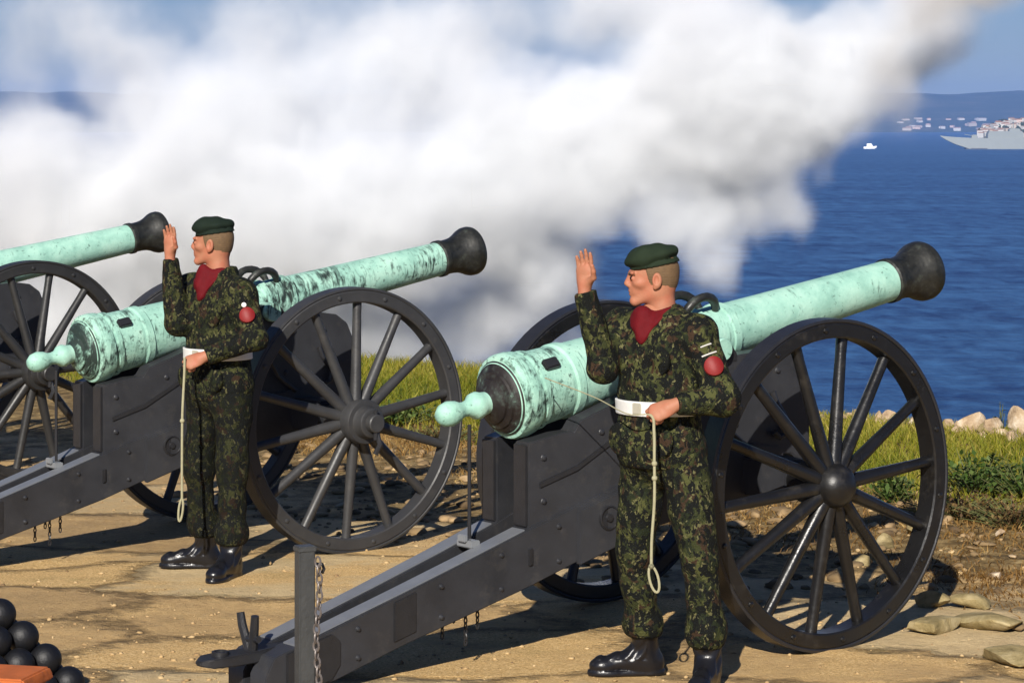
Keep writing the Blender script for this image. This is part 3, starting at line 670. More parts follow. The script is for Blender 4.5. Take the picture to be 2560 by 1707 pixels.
def soldier(root_loc, label, J, camo, camo_l, beret_col, hyaw=0.0, hpitch=0.0, scale=1.0, seed=0):
    a = lambda k: np.array(J[k], float)
    Fd = np.array([-.64, -.77, 0]); Rt = np.array([-.77, .64, 0]); Up = np.array([0, 0, 1.])
    TM = np.stack([Rt, Fd, Up])
    tc = a('torso')
    L, Rr = a('sh_l'), a('sh_r')
    # ---- head frame
    hf = np.array([-math.cos(hyaw), math.sin(hyaw), 0.0]); hf = hf * math.cos(hpitch) + Up * math.sin(hpitch)
    hr = nz(np.cross(hf, Up)); hu = np.cross(hr, hf); HMx = np.stack([hr, hf, hu]).astype(np.float32); hc = a('head')
    HS = J.get('head_size', .92)
    def hl(p): return ((p - hc.astype(np.float32)) @ HMx.T) / HS
    def cran(q): return U(ell(q, (0, -.014, .035), (.076, .097, .085)), ell(q, (0, -.03, -.01), (.066, .076, .07)), k=.02)
    def head_sdf(p):
        q = hl(p); ax = np.abs(q[..., 0]); qs = np.stack([ax, q[..., 1], q[..., 2]], -1)
        d = cran(q)
        d = U(d, ell(q, (0, .040, -.014), (.055, .058, .072)), k=.03)
        d = U(d, rc(qs, (.036, -.005, -.062), (.011, .074, -.101), .026, .021), k=.025)
        d = U(d, ell(qs, (.040, .060, -.022), (.020, .024, .017)), k=.02)
        d = U(d, ell(qs, (.026, .090, .022), (.032, .012, .010)), k=.012)
        d = smax(d, -ell(qs, (.031, .106, .000), (.016, .012, .011)), .014)
        d = U(d, ell(qs, (.030, .087, -.001), (.013, .011, .010)), k=.004)
        d = U(d, rc(q, (0, .091, .022), (0, .1125, -.024), .0105, .0115), k=.016)
        d = U(d, ell(qs, (.010, .102, -.032), (.010, .012, .008)), k=.010)
        d = U(d, ell(q, (0, .074, -.054), (.034, .026, .030)), k=.02)
        d = U(d, ell(q, (0, .0955, -.0575), (.019, .009, .0062)), k=.008)
        d = U(d, ell(q, (0, .0935, -.0705), (.017, .009, .0066)), k=.008)
        d = smax(d, -ell(q, (0, .1055, -.0640), (.016, .006, .0018)), .004)
        d = U(d, ell(q, (0, .080, -.099), (.021, .018, .015)), k=.016)
        e = ell(qs, (.082, -.014, -.008), (.011, .021, .034)); e = smax(e, -ell(qs, (.093, -.010, -.004), (.010, .0125, .022)), .003)
        d = U(d, e, ell(qs, (.078, -.006, -.036), (.008, .011, .012)), k=.006)
        d = U(d, rc(q, (0, -.030, -.05), (0, -.050, -.20), .058, .062), k=.03)
        return d * HS
    # ---- body
    jt = {k: a(k) for k in ('el_l', 'wr_l', 'el_r', 'wr_r', 'hip_l', 'kn_l', 'an_l', 'hip_r', 'kn_r', 'an_r', 'toe_l', 'toe_r')}
    def torso(p, g=0.0):
        d = ell(p, tc + [0, 0, 1.265], (.176 + g, .122 + g, .215), TM)
        d = U(d, ell(p, tc + [0, 0, 1.08], (.160 + g, .118 + g, .17), TM), k=.08)
        d = U(d, ell(p, tc + Fd * -.01 + [0, 0, .93], (.176 + g, .132 + g, .15), TM), k=.08)
        d = U(d, rc(p, L - Rt * .01, Rr + Rt * .01, .064 + g, .064 + g), k=.07)
        d = U(d, rc(p, tc + [0, 0, 1.42], tc * .4 + hc * .6 + [0, 0, -.13 * .6 + 1.44 * 0], .085, .06), k=.05) if False else d
        return d
    def arms(p, g=0.0):
        g = g * .72 if g > 0 else g
        d = U(rc(p, L, jt['el_l'], .062 + g, .050 + g), rc(p, jt['el_l'], jt['wr_l'], .050 + g, .032 + g), k=.025)
        e = U(rc(p, Rr, jt['el_r'], .062 + g, .050 + g), rc(p, jt['el_r'], jt['wr_r'], .050 + g, .032 + g), k=.025)
        return d, e
    def legs(p, g=0.0):
        d = U(rc(p, jt['hip_l'], jt['kn_l'], .088 + g, .062 + g), rc(p, jt['kn_l'], jt['an_l'], .062 + g, .042 + g), k=.03)
        e = U(rc(p, jt['hip_r'], jt['kn_r'], .088 + g, .062 + g), rc(p, jt['kn_r'], jt['an_r'], .062 + g, .042 + g), k=.03)
        return d, e
    HR = lambda p: hand_sdf(p, jt['wr_r'], a('hand_r'), a('palm_r'), a('thumb_r'), (.10, .14, .12), .022, .93, .15)
    HL = lambda p: hand_sdf(p, jt['wr_l'], a('hand_l'), a('palm_l'), a('thumb_l'), (.85, 1.2, .75), .03, .95, .45)
    skin = M('skin', (0.42, 0.178, 0.102), fn=m_skin)
    vs = []; fs = []; o = 0
    def pack(fn, lo, hi, h):
        nonlocal o
        v, f = snet(fn, lo, hi, h); vs.append(v); fs.append(f + o); o += len(v)
    nb = tc * .5 + np.array([hc[0], hc[1], 0]) * .5
    def core(p):
        d = torso(p, -.016)
        for x in arms(p, -.012): d = smin(d, x, .03)
        for x in legs(p, -.014): d = smin(d, x, .03)
        return smin(d, rc(p, tc + [0, 0, 1.36], hc + hu * -.15, .07, .055), .04)
    pack(core, (-.55, -.5, .05), (.5, .45, 1.56), .014)
    pack(head_sdf, hc - [.17, .17, .19], hc + [.17, .17, .17], .0034)
    for fn, w, dv in ((HR, 'wr_r', 'hand_r'), (HL, 'wr_l', 'hand_l')):
        c = jt[w] + nz(a(dv)) * .06
        pack(fn, c - .15, c + .15, .0036)
    body = mesh_np('person', np.concatenate(vs), np.concatenate(fs), skin, None, root_loc)
    body.scale = (scale,) * 3
    tag(body, label, 'person', 'soldiers beside the guns')
    # ---- jacket
    wv = lambda p, s, f, am: waves(p, s, f) * am
    def jacket(p):
        d = torso(p, .012)
        d = U(d, rc(p, tc + Fd * -.02 + [0, 0, 1.34], hc + hf * -.03 - Up * .150, .100, .070), k=.05)
        x, y = arms(p, .016)
        d = U(d, x, y, k=.035)
        d = U(d, ell(p, tc + Fd * -.005 + [0, 0, .92], (.181, .138, .12), TM), k=.05)
        for s_ in (-1, 1):                                        # breast and skirt pockets
            d = U(d, ell(p, tc + Fd * .118 + Rt * s_ * .085 + [0, 0, 1.285], (.052, .020, .062), TM), k=.012)
            d = U(d, ell(p, tc + Fd * .124 + Rt * s_ * .095 + [0, 0, .965], (.058, .018, .065), TM), k=.012)
        cb_ = hc + hf * -.03 - Up * .158; col_ = np.abs(ell(p, cb_, (.094, .094, .085))) - .0075
        cq = p - cb_.astype(np.float32); cf = cq @ Fd.astype(np.float32); cr_ = np.abs(cq @ Rt.astype(np.float32))
        col_ = np.maximum(np.maximum(col_, np.abs(cq[..., 2] - .010) - .036), cf - cr_ * .9 - .012)
        d = smin(d + wv(p, 11 + seed, 30, .013) + wv(p, 12 + seed, 75, .005), col_, .008)
        q = p - (tc + [0, 0, 0]).astype(np.float32); fz = q @ Fd.astype(np.float32); rx = q @ Rt.astype(np.float32)
        d = smax(d, -(ell(p, hc + hf * -.02 - Up * .12, (.080, .080, .095))), .008)    # neck opening
        vn = np.maximum(np.maximum(np.abs(rx) - (p[..., 2] - 1.345) * .55, 1.345 - p[..., 2]), .03 - fz)
        d = smax(d, -vn, .008)
        d = smax(d, .855 - p[..., 2], .012)
        for w, e in (('wr_l', 'el_l'), ('wr_r', 'el_r')):
            ax = nz(jt[w] - jt[e]).astype(np.float32); c0 = (jt[w] - ax * .012).astype(np.float32)
            near = rc(p, jt[w] - ax * .1, jt[w] + ax * .12, .09, .09)
            d = np.where(near < 0, smax(d, (p - c0) @ ax, .006), d)
        return d
    jk = sdf_obj('jacket', jacket, (-.5, -.42, .82), (.42, .38, 1.60), .0075, camo, body)
    # ---- belt
    zb = J['belt']
    def belt(p):
        d = torso(p, .020); d = np.abs(d) - .006
        return np.maximum(d, np.abs(p[..., 2] - zb - .02 * (p[..., 0] - tc[0])) - .029)
    bl = sdf_obj('belt', belt, (-.35, -.3, zb - .05), (.35, .3, zb + .05), .005, M('white_belt', (.68, .68, .66), .5, .05), body)
    bk = tc + Fd * .152 + np.array([0, 0, zb])
    mb = MB(); mb.box(bk, (.040, .008, .044), Matrix(np.stack([Rt, Fd, Up]).T.tolist())); mb.build('buckle', M('buckle', (.62, .60, .50), .3, .1, metal=.5), bl, bevel=.003)
    # ---- trousers and boots
    def trous(p):
        x, y = legs(p, .013)
        d = U(x, y, ell(p, tc + [0, 0, .90], (.165, .128, .12), TM), k=.045)
        for kk in ('l', 'r'):
            an, kn = jt['an_' + kk], jt['kn_' + kk]
            d = U(d, ell(p, an * .80 + kn * .20 + [0, 0, .035], (.086, .086, .085)), k=.03)
            out = nz(np.cross(kn - jt['hip_' + kk], Fd)) * (1 if kk == 'l' else -1)
        d = d + wv(p, 21 + seed, 26, .015) + wv(p, 22 + seed, 70, .006)
        return smax(d, .155 - p[..., 2], .02)
    sdf_obj('trousers', trous, (-.32, -.34, .12), (.36, .36, 1.06), .0075, camo_l, body)
    boot = M('boot_leather', (.008, .008, .010), .30, .3, 30, .3, .003)
    for kk in ('l', 'r'):
        an, toe = jt['an_' + kk], jt['toe_' + kk]; fd = toe - an; fd[2] = 0; fd = nz(fd); sd_ = np.array([-fd[1], fd[0], 0]); bm_ = np.stack([sd_, fd, Up])
        ah = np.array([an[0], an[1], 0])
        def bt(p):
            d = rc(p, an + [0, 0, .01], an * .68 + jt['kn_' + kk] * .32, .052, .060)
            d = U(d, ell(p, ah + fd * .015 + [0, 0, .06], (.046, .075, .062), bm_), ell(p, ah - fd * .025 + [0, 0, .045], (.040, .050, .05), bm_), k=.03)
            d = U(d, rc(p, ah + fd * .06 + [0, 0, .062], ah + fd * .165 + [0, 0, .042], .046, .036), k=.03)
            d = U(d, ell(p, ah + fd * .175 + [0, 0, .040], (.046, .052, .034), bm_), k=.02)
            d = d + .0035 * np.sin(((p - ah) @ fd + p[..., 2] * .8) * 120) * ((((p - ah) @ fd) > .0) & (p[..., 2] > .07))
            s_ = np.maximum(np.minimum(ell(p, ah + fd * .15 + [0, 0, .01], (.052, .085, .05), bm_), np.minimum(ell(p, ah - fd * .02 + [0, 0, .01], (.043, .062, .05), bm_), rc(p, ah + [0, 0, .01], ah + fd * .12 + [0, 0, .01], .04, .045))), np.abs(p[..., 2] - .014) - .012)
            return smax(np.minimum(d, s_), .003 - p[..., 2], .002)
        c = ah + fd * .07
        sdf_obj('boot', bt, (c[0] - .2, c[1] - .2, -.004), (c[0] + .2, c[1] + .2, .29), .005, boot, body)
    # ---- scarf
    def scarf(p):
        d = ell(p, hc + hf * -.028 - Up * .142, (.083, .083, .036))
        sp = torso(p, .005); q = p - tc.astype(np.float32); fz = q @ Fd.astype(np.float32); rx = q @ Rt.astype(np.float32)
        tri = np.maximum(np.maximum(np.abs(rx) - (p[..., 2] - 1.335) * .62, 1.345 - p[..., 2]), np.maximum(p[..., 2] - 1.48, .02 - fz))
        d = U(d, np.maximum(np.abs(sp) - .010, tri), rc(p, hc - Up * .145 + Fd * .055, tc + Fd * .110 + [0, 0, 1.375], .042, .03), k=.02)
        d = d + wv(p, 31 + seed, 60, .015) + wv(p, 33 + seed, 140, .004)
        return smax(d, -ell(p, hc + hf * -.028 - Up * .10, (.064, .064, .06)), .006)
    sdf_obj('scarf', scarf, hc - [.16, .2, .40], hc + [.16, .16, -.06], .005, M('red_scarf', (.105, .003, .006), .8, .25, 25, .4, .004, spec=.2), body)
    # ---- hair and beret
    def hair(p):
        q = hl(p); d = cran(q) - .004 - .0012 * np.sin(q[..., 2] * 900)
        lim = np.maximum(q[..., 1] - (.030 + .25 * np.clip(q[..., 2] - .02, -.1, .1)), -.070 - q[..., 2] + .0 * q[..., 1])
        lim = np.maximum(lim, -.03 - q[..., 2] - np.clip(-.03 - q[..., 1], 0, .05) * 1.1)
        return np.maximum(d, lim) * HS
    sdf_obj('hair', hair, hc - [.15, .15, .12], hc + [.15, .15, .14], .004, M('short_hair', (.13, .078, .036), .8, .35, 60, .5, .003), body)
    pb = R(J.get('beret_tilt', -13)); BM = np.array([[1, 0, 0], [0, math.cos(pb), math.sin(pb)], [0, -math.sin(pb), math.cos(pb)]])
    def beret(p):
        q = hl(p)
        d = ell(q, (-.004, .006, .094), (.094, .116, .040), BM)
        d = U(d, ell(q, (.004, .016, .080), (.086, .106, .034), BM), ell(q, (-.005, .035, .108), (.070, .075, .034), BM), k=.02)
        d = d + .004 * np.sin(q[..., 0] * 40 + q[..., 1] * 24) + .002 * np.sin(q[..., 1] * 75 - q[..., 0] * 30)
        cut = .054 + .20 * (-q[..., 1]) - q[..., 2]
        band = np.maximum(np.abs(cran(q) - .009) - .005, np.abs(q[..., 2] - .060 + .20 * q[..., 1]) - .010)
        return np.minimum(smax(d, cut, .008), band) * HS
    be = sdf_obj('beret', beret, hc - [.16, .16, .0], hc + [.16, .16, .17], .0045, M('beret_' + str(seed), beret_col, .85, .2, 40, .5, .002, spec=.15), body)
    # ---- arm badge on the near sleeve
    t = .55; ce = L * (1 - t) + jt['el_l'] * t; nv = nz(np.array([.10, -1, .25])); ad = nz(jt['el_l'] - L); nv = nz(nv - ad * np.dot(nv, ad))
    ce = ce + nv * .076; sx_ = np.cross(ad, nv)
    mb = MB(); vv = [ce + nv * .010]; nn = 24
    for rr, hh in ((.015, .009), (.03, .006), (.038, .0025), (.040, -.018)):
        for q in range(nn):
            th = 2 * math.pi * q / nn; dx = math.cos(th) * rr; vv.append(ce + sx_ * dx + ad * math.sin(th) * rr + nv * (hh - dx * dx * 6))
    ff = [(0, 1 + q, 1 + (q + 1) % nn) for q in range(nn)] + [(1 + r_ * nn + q, 1 + (r_ + 1) * nn + q, 1 + (r_ + 1) * nn + (q + 1) % nn, 1 + r_ * nn + (q + 1) % nn) for r_ in range(3) for q in range(nn)]
    mb.add(vv, ff); mb.build('arm_badge', M('badge_red', (.20, .007, .006), .6, .2, 30), body)
    if seed:
        c2 = ce - ad * .052; mb = MB(); mb.lathe([(-.02, .012), (.004, .012), (.007, .008), (.008, 0)], Matrix.Translation(c2 - nv * .004) @ Vector(nv).to_track_quat('X', 'Z').to_matrix().to_4x4(), 14); mb.build('button', M('button_white', (.8, .75, .72), .5), body)
    else:
        for q, (o1, w_) in enumerate(((.050, .030), (.086, .022))):
            c2 = ce - ad * o1; mb = MB(); mb.tube([c2 + sx_ * (w_ * s_) + nv * (-.004 - (w_ * s_) ** 2 * 6) for s_ in (-1, -.5, 0, .5, 1)], .006, 6, True, .6); mb.build('rank_stripe', M('stripe_grey', (.55, .54, .50), .7), body)
    # ---- eyes
    for s_ in (-1, 1):
        c0 = hc + (np.array([s_ * .030, .091, .000]) * HS) @ HMx
        v, f = ico(2); mesh_np('eye', v * .0095 + c0, f, M('eye_dark', (.020, .012, .010), .2, .1), body)
        pts = [hc + (np.array([s_ * a_, b_, c_]) * HS) @ HMx for a_, b_, c_ in ((.012, .1035, .016), (.026, .1015, .021), (.040, .092, .020), (.050, .080, .014))]
        mb = MB(); mb.tube(pts, [.0035, .0042, .0038, .002], 6); mb.build('eyebrow', MATS['short_hair'], body)
    return body

J0 = dict(torso=(-.035, 0, 0), head=(-.063, .0, 1.600), sh_l=(.104, -.115, 1.385), sh_r=(-.174, .115, 1.395),
          el_l=(.200, -.185, 1.140), wr_l=(.005, -.240, 1.120), el_r=(-.262, -.06, 1.250), wr_r=(-.335, -.07, 1.560),
          hip_l=(.050, -.058, .92), kn_l=(.115, -.120, .50), an_l=(.150, -.09, .10), toe_l=(.09, -.30, .0),
          hip_r=(-.09, .058, .92), kn_r=(-.13, .070, .50), an_r=(-.085, .15, .10), toe_r=(-.345, .13, 0),
          hand_r=(.02, .0, 1), palm_r=(-.55, -.83, 0), thumb_r=(.8, -.6, 0), hand_l=(-.95, -.12, -.36), palm_l=(.1, .80, -.55), thumb_l=(-.2, -.2, 1), belt=1.095)
S0 = Vector((.62, 10.42, float(gheight(.62, 10.42))))
soldier(S0, 'soldier beside the right cannon, palm raised, red scarf, standing nearest the camera', J0, m_camo('camo_jacket_lighter', .62), m_camo('camo_trousers_leafy', .58, 2.0), (.016, .026, .014), 0.0, 0.0, 1.0, 0)  # camo tones set lighter overall than on the other soldier
J1 = dict(J0); J1.update(sh_l=(.084, -.112, 1.385), wr_r=(-.262, -.06, 1.565), el_r=(-.225, -.05, 1.235), head=(-.058, .0, 1.625), kn_l=(.05, -.115, .50), an_l=(.045, -.12, .10), toe_l=(-.03, -.33, 0), wr_l=(-.075, -.235, 1.085), el_l=(.165, -.185, 1.165),
          kn_r=(-.14, .07, .5), an_r=(-.11, .15, .10), toe_r=(-.37, .15, 0), belt=1.085, beret_tilt=-8, hand_l=(-.9, -.1, -.35))
S1 = Vector((-1.44, 13.2, float(gheight(-1.44, 13.2))))
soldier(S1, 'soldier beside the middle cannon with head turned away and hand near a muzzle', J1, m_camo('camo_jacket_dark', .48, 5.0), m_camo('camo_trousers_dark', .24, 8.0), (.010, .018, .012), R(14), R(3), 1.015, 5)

# ------------------------------------------------------------------ firing lanyards
rope_m = M('rope', (.33, .31, .19), .9, .25, 60, .5, .003)
def rope(pts, r, label, knots, loop, thin=0):
    mb = MB(); P2 = [Vector(p) for p in pts]; out = []
    for i in range(len(P2) - 1):                                     # catmull-rom
        p0, p1, p2, p3 = P2[max(i - 1, 0)], P2[i], P2[i + 1], P2[min(i + 2, len(P2) - 1)]
        for t in np.linspace(0, 1, 7)[:-1]:
            out.append(.5 * ((2 * p1) + (p2 - p0) * t + (2 * p0 - 5 * p1 + 4 * p2 - p3) * t * t + (3 * p1 - p0 - 3 * p2 + p3) * t ** 3))
    out.append(P2[-1]); rr = [r * (.42 if (q.y > P2[-1].y + .03 and q.z > P2[-1].z + .5 and thin and i < thin * 6) else 1.0) for i, q in enumerate(out)]; mb.tube(out, rr, 8)
    for kz in knots:
        c = min(out, key=lambda q: abs(q.z - kz) + (5 if q.y > pts[-1][1] + .08 else 0)); v, f = ico(2); mb.add([Vector(p) * r * 2.0 + c for p in v], [tuple(q) for q in f])
    if loop:
        c = Vector(pts[-1]); mb.tube([c + Vector((loop[0] * math.sin(t) * .5 + loop[0] * .5 * (1 - math.cos(t)) * .6, 0, -loop[1] * (1 - math.cos(t)) * .5)) for t in np.linspace(0, 2 * math.pi, 21)], r * .9, 7, False)
    o = mb.build('rope', rope_m); tag(o, label, 'rope', 'firing lanyards'); return o
h0 = S0 + Vector((-.085, -.262, 1.075))
rope([PV(1252, 868, 10.75), PV(1365, 912, 10.45), PV(1440, 950, 10.2), h0 + Vector((0, 0, .01)), h0 + Vector((.012, -.012, -.05)), PV(1503, 1050, 10.13), PV(1503, 1150, 10.12), PV(1497, 1240, 10.12), PV(1496, 1300, 10.12)], .0058,
     'lanyard running from the right cannon to its soldier, looped end hanging by his leg', (.92, .86, .52, .42), (.035, .10), 3)
h1 = S1 + Vector((-.165, -.262, 1.055)) * 1.015
rope([h1 + Vector((0, 0, .03)), h1 + Vector((.0, -.012, -.05)), PV(419, 950, 12.9), PV(418, 1050, 12.9), PV(418, 1145, 12.9)], .0062, 'pale lanyard hanging straight down from the hand of the left soldier', (.75,), (-.02, .11))

# ------------------------------------------------------------------ iron post and chain
pp = P(762, 1366, 9.0); post = empty('post', (pp.x, 9.0, float(gheight(pp.x, 9.0))), R(25))
tag(post, 'dark square iron post in the foreground in front of the cannon trail', 'post')
mb = MB(); mb.box((0, 0, .375), (.058, .055, .75)); mb.build('shaft', M('post_iron', (.050, .052, .052), .45, .4, 14, .4, .006), post, bevel=.005)
mb = MB(); mb.box((0, 0, .752), (.066, .062, .02)); mb.build('cap', MATS['post_iron'], post, bevel=.004)
mb = MB(); mb.tube([(.03, -.02, .70), (.05, -.035, .70), (.055, -.04, .685), (.05, -.035, .67)], .006, 8); mb.build('eye_bolt', MATS['iron'], post)
mb = MB(); cx = pp.x + .048
for q in range(26):
    c0 = Vector((cx + .006 * math.sin(q * .5), 8.955, pp.z - .045 - q * .0285)); ax = (Vector((.9, -.4, 0)), Vector((.4, .9, 0)))[q % 2]
    if c0.z < .02: break
    mb.tube([c0 + ax * (.0105 * math.cos(t)) + Vector((0, 0, .0185 * math.sin(t))) for t in np.linspace(0, 2 * math.pi, 13)], .0040, 6, False)
ch = mb.build('chain', M('chain_steel', (.15, .13, .12), .5, .4, 30, .3, .002, metal=.4)); tag(ch, 'steel chain hanging down beside the dark iron post', 'chain')

# ------------------------------------------------------------------ pile of shot and the orange chest
iron_b = M('ball_iron', (.003, .0033, .005), .55, .4, 20, .4, .004)
br_ = .060; v, f = ico(4); ballme = None; NL = 6
bc = P(228, 1761, 9.8); cen = Vector((bc.x - (NL - 1) * br_ * 1.414, 9.8, 0))
lab = []
for k_ in range(NL):
    n = NL - k_
    for i in range(n):
        for j in range(n):
            if 0 < i < n - 1 and 0 < j < n - 1: continue
            a_ = (i - (n - 1) / 2) * 2 * br_; b_ = (j - (n - 1) / 2) * 2 * br_
            x = cen.x + (a_ + b_) * .7071; y = cen.y + (a_ - b_) * .7071; z = br_ + k_ * br_ * 1.414 + float(gheight(x, y))
            if (x * F / y + 1280) < -60 or a_ + b_ < -.3: continue
            if ballme is None: ob = mesh_np('cannonball', v * br_, f, iron_b, None, (x, y, z)); ballme = ob.data
            else: ob = bpy.data.objects.new('cannonball', ballme); COL.objects.link(ob); ob.location = (x, y, z)
            tag(ob, 'black iron cannonball stacked in the pile at the lower left corner', 'cannonball', 'pile of cannonballs')
ce = P(52, 1672, 9.12); ct = empty('chest', (ce.x - .22, 9.14, float(gheight(ce.x, 9.1))), R(-14)); tag(ct, 'rust orange wooden chest in front of the cannonball pile', 'chest')
om = M('orange_wood', (.46, .115, .022), .7, .45, 9, .5, .006)
mb = MB(); mb.box((0, 0, .14), (.58, .20, .28)); mb.build('body', om, ct, bevel=.008)
mb = MB(); mb.slab([-.305, -.29, .29, .305], [.30, .325, .325, .30], [.283] * 4, [-.115] * 4, [.115] * 4); lid = mb.build('lid', om, ct, bevel=.006)
mb = MB(); [mb.box((x_, -.117, .24), (.035, .006, .10)) for x_ in (-.18, .18)]; mb.build('hinge_strap', MATS['iron'], lid)

# ------------------------------------------------------------------ edge rocks, stones, plants, grass
def at_edge(xp, u):
    k_ = (xp - 1280) / F; o0 = GUN0 + GX * u; w_ = (o0[0] - k_ * o0[1]) / (-ROW[0] + k_ * ROW[1]); return o0 + ROW * w_
v3, f3 = ico(3)
def rock(xp, u, s, label, mat, grp, seed, sink=.25):
    x, y = at_edge(xp, u); r = np.random.default_rng(seed)
    w_ = np.zeros(len(v3))
    for _ in range(9):
        d = nz(r.normal(size=3)); w_ = np.minimum(w_, 0) if False else w_ + 0
    vv = v3.copy()
    for _ in range(16):
        d = nz(r.normal(size=3)); c0 = r.uniform(.42, .80); h_ = vv @ d; vv = vv - np.outer(np.clip(h_ - c0, 0, None) * .92, d)
    vv = vv * (1 + .04 * waves(vv.astype(np.float32), seed, 9)[:, None] + .02 * waves(vv.astype(np.float32), seed + 1, 24)[:, None])
    vv = vv * np.array(s) * (.72 if grp.startswith('pale') else 1.0)
    o = mesh_np('rock', vv, f3, mat, None, (x, y, float(gheight(x, y)) + s[2] * (1 - 2 * sink)), sharp=28)
    o.rotation_euler.z = r.uniform(0, 6); tag(o, label, 'rock', grp); return o
k = NT('rock_pale'); rk = k.done(k.ramp(k.noise(7, 6, .7), [(.3, (.20, .125, .07)), (.5, (.46, .34, .215)), (.68, (.66, .57, .44))]), .9, k.bump(k.noise(14, 6, .7), .6, .03), spec=.15)
k = NT('rock_mossy'); rk2 = k.done(k.ramp(k.noise(6, 6, .7), [(.3, (.14, .11, .045)), (.5, (.32, .25, .12)), (.68, (.45, .37, .21))]), .9, k.bump(k.noise(14, 6, .7), .6, .03), spec=.15)
G1 = 'pale rocks along the grassy edge'
rock(2232, 6.35, (.13, .10, .12), 'off white rounded rock at the grass edge just left of the taller boulder', rk, G1, 1)
rock(2372, 6.35, (.10, .09, .08), 'small pale rock right beside the black wheel rim', rk, G1, 2)
rock(2425, 6.30, (.20, .15, .16), 'large cream boulder against the blue water', rk, G1, 3)
rock(2485, 6.30, (.17, .14, .15), 'tan boulder in the middle of the edge rocks', rk, G1, 4)
rock(2545, 6.25, (.20, .15, .19), 'biggest tan boulder cut by the right border', rk, G1, 5)
rock(2530, 6.0, (.10, .09, .09), 'small pointed cream rock low in the grass near the right border', rk, G1, 6)
rock(2590, 6.2, (.16, .14, .13), 'tan boulder just past the right border', rk, G1, 7)
rock(2455, 6.1, (.06, .06, .06), 'tiny pale rock at the foot of the tan boulders', rk, G1, 8)
for q in range(46):
    xq = rng.uniform(2190, 2620) if q < 38 else rng.uniform(1960, 2190); sq_ = rng.uniform(.03, .10)
    rock(xq, rng.uniform(6.15, 6.5), (sq_ * rng.uniform(.9, 1.5), sq_, sq_ * rng.uniform(.7, 1.1)), 'small tan stone in the rubble along the shoreline edge of the grass', rk if q % 3 else rk2, G1, 200 + q)
G2 = 'stones lying on the sandy ground'
rock(2500, 2.9, (.04, .03, .028), 'white stone at the foot of the dry brown weeds', rk, G2, 11)
rock(2490, 1.9, (.045, .04, .035), 'pale stone on rocky ground right of the black wheel', rk, G2, 12)
rock(2330, 1.05, (.09, .07, .05), 'mossy flat stone right of the black wheel at its foot', rk2, G2, 13)
rock(1855, .25, (.035, .03, .03), 'small stone wedged at the bottom of the black wheel', rk, G2, 14)
rock(2335, .62, (.20, .13, .05), 'mossy flat slab of stone just right of the foot of the black wheel', rk2, G2, 19)
rock(2480, .85, (.26, .15, .05), 'broad flat tan slab at the right border below the withered weeds', rk2, G2, 20)
rock(2560, .40, (.22, .14, .05), 'low flat stone ledge in the lower right corner', rk2, G2, 21)
rock(2440, 1.2, (.13, .10, .05), 'low tan stone on the ground near the right border', rk2, G2, 15)
rock(2215, 2.2, (.07, .06, .06), 'tan block of stone seen through the lower spokes of the black wheel', rk2, G2, 16)
rock(2160, 1.7, (.06, .05, .04), 'reddish stone behind the lower rim of the black wheel', rk2, G2, 17)
rock(2300, 2.6, (.10, .07, .07), 'orange tan slab just behind the black wheel', rk2, G2, 18)

def blades(name, n, area, hgt, wid, lean, mat, seed, dens=None):
    r = np.random.default_rng(seed); x, y = area(r, n)
    if dens is not None:
        kp = r.random(len(x)) < dens(x, y); x, y = x[kp], y[kp]
    n = len(x); z = gheight(x, y); h_ = hgt * r.uniform(.45, 1.25, n) * (1 + .35 * fbm(x, y, seed, 3, 1.6)); h_ = np.clip(h_, .03, None); th = r.uniform(0, 6.28, n); ln = lean * h_ * r.uniform(.2, 1.2, n); la = r.uniform(0, 6.28, n)
    w_ = wid * r.uniform(.6, 1.4, n)
    dx, dy = np.cos(th) * w_, np.sin(th) * w_; lx, ly = np.cos(la) * ln, np.sin(la) * ln
    b = np.stack([x, y, z - .01], -1)
    def row(t, wf): c = b + np.stack([lx * t * t, ly * t * t, h_ * t * (1 - .15 * lean * t)], -1); q = np.stack([dx * wf, dy * wf, 0 * dx], -1); return c - q, c + q
    a0, a1 = row(0, 1); m0, m1 = row(.5, .8); e0, e1 = row(1, .12)
    V = np.stack([a0, a1, m1, m0, e1, e0], 1).reshape(-1, 3); i = np.arange(n)[:, None] * 6
    Fq = np.concatenate([i + [0, 1, 2, 3], i + [3, 2, 4, 5]])
    o = mesh_np(name, V, Fq, mat, smooth=False)
    at = o.data.attributes.new('tint', 'FLOAT', 'POINT'); t0 = np.clip(.5 + .28 * fbm(x, y, seed + 9, 3, 1.1) + .22 * r.normal(size=n), 0, 1)
    at.data.foreach_set('value', np.repeat(t0, 6).astype(np.float32)); return o
def grass_mat(name, stops):
    k = NT(name); at = k.n('ShaderNodeAttribute', attribute_name='tint'); c = k.ramp(at.outputs['Fac'], stops)
    b = k.n('ShaderNodeBsdfPrincipled', {'Base Color': c, 'Roughness': .6, 'Specular IOR Level': .25}); tr = k.n('ShaderNodeBsdfTranslucent', {'Color': c})
    mx = k.n('ShaderNodeMixShader', {0: .28}); k.t.links.new(b.outputs[0], mx.inputs[1]); k.t.links.new(tr.outputs[0], mx.inputs[2]); k.t.links.new(mx.outputs[0], k.out.inputs[0]); return k.m
gm = grass_mat('grass', [(0, (.042, .066, .006)), (.35, (.140, .165, .010)), (.65, (.25, .235, .018)), (1, (.40, .32, .07))])
dm = grass_mat('dry_grass', [(0, (.12, .062, .016)), (.5, (.30, .165, .045)), (1, (.46, .32, .12))])
def strip(u0, u1, w0, w1):
    def fn(r, n):
        u = r.uniform(u0, u1, n); w_ = r.uniform(w0, w1, n); p_ = GUN0[:, None] + GX[:, None] * u + ROW[:, None] * w_; return p_[0], p_[1]
    return fn
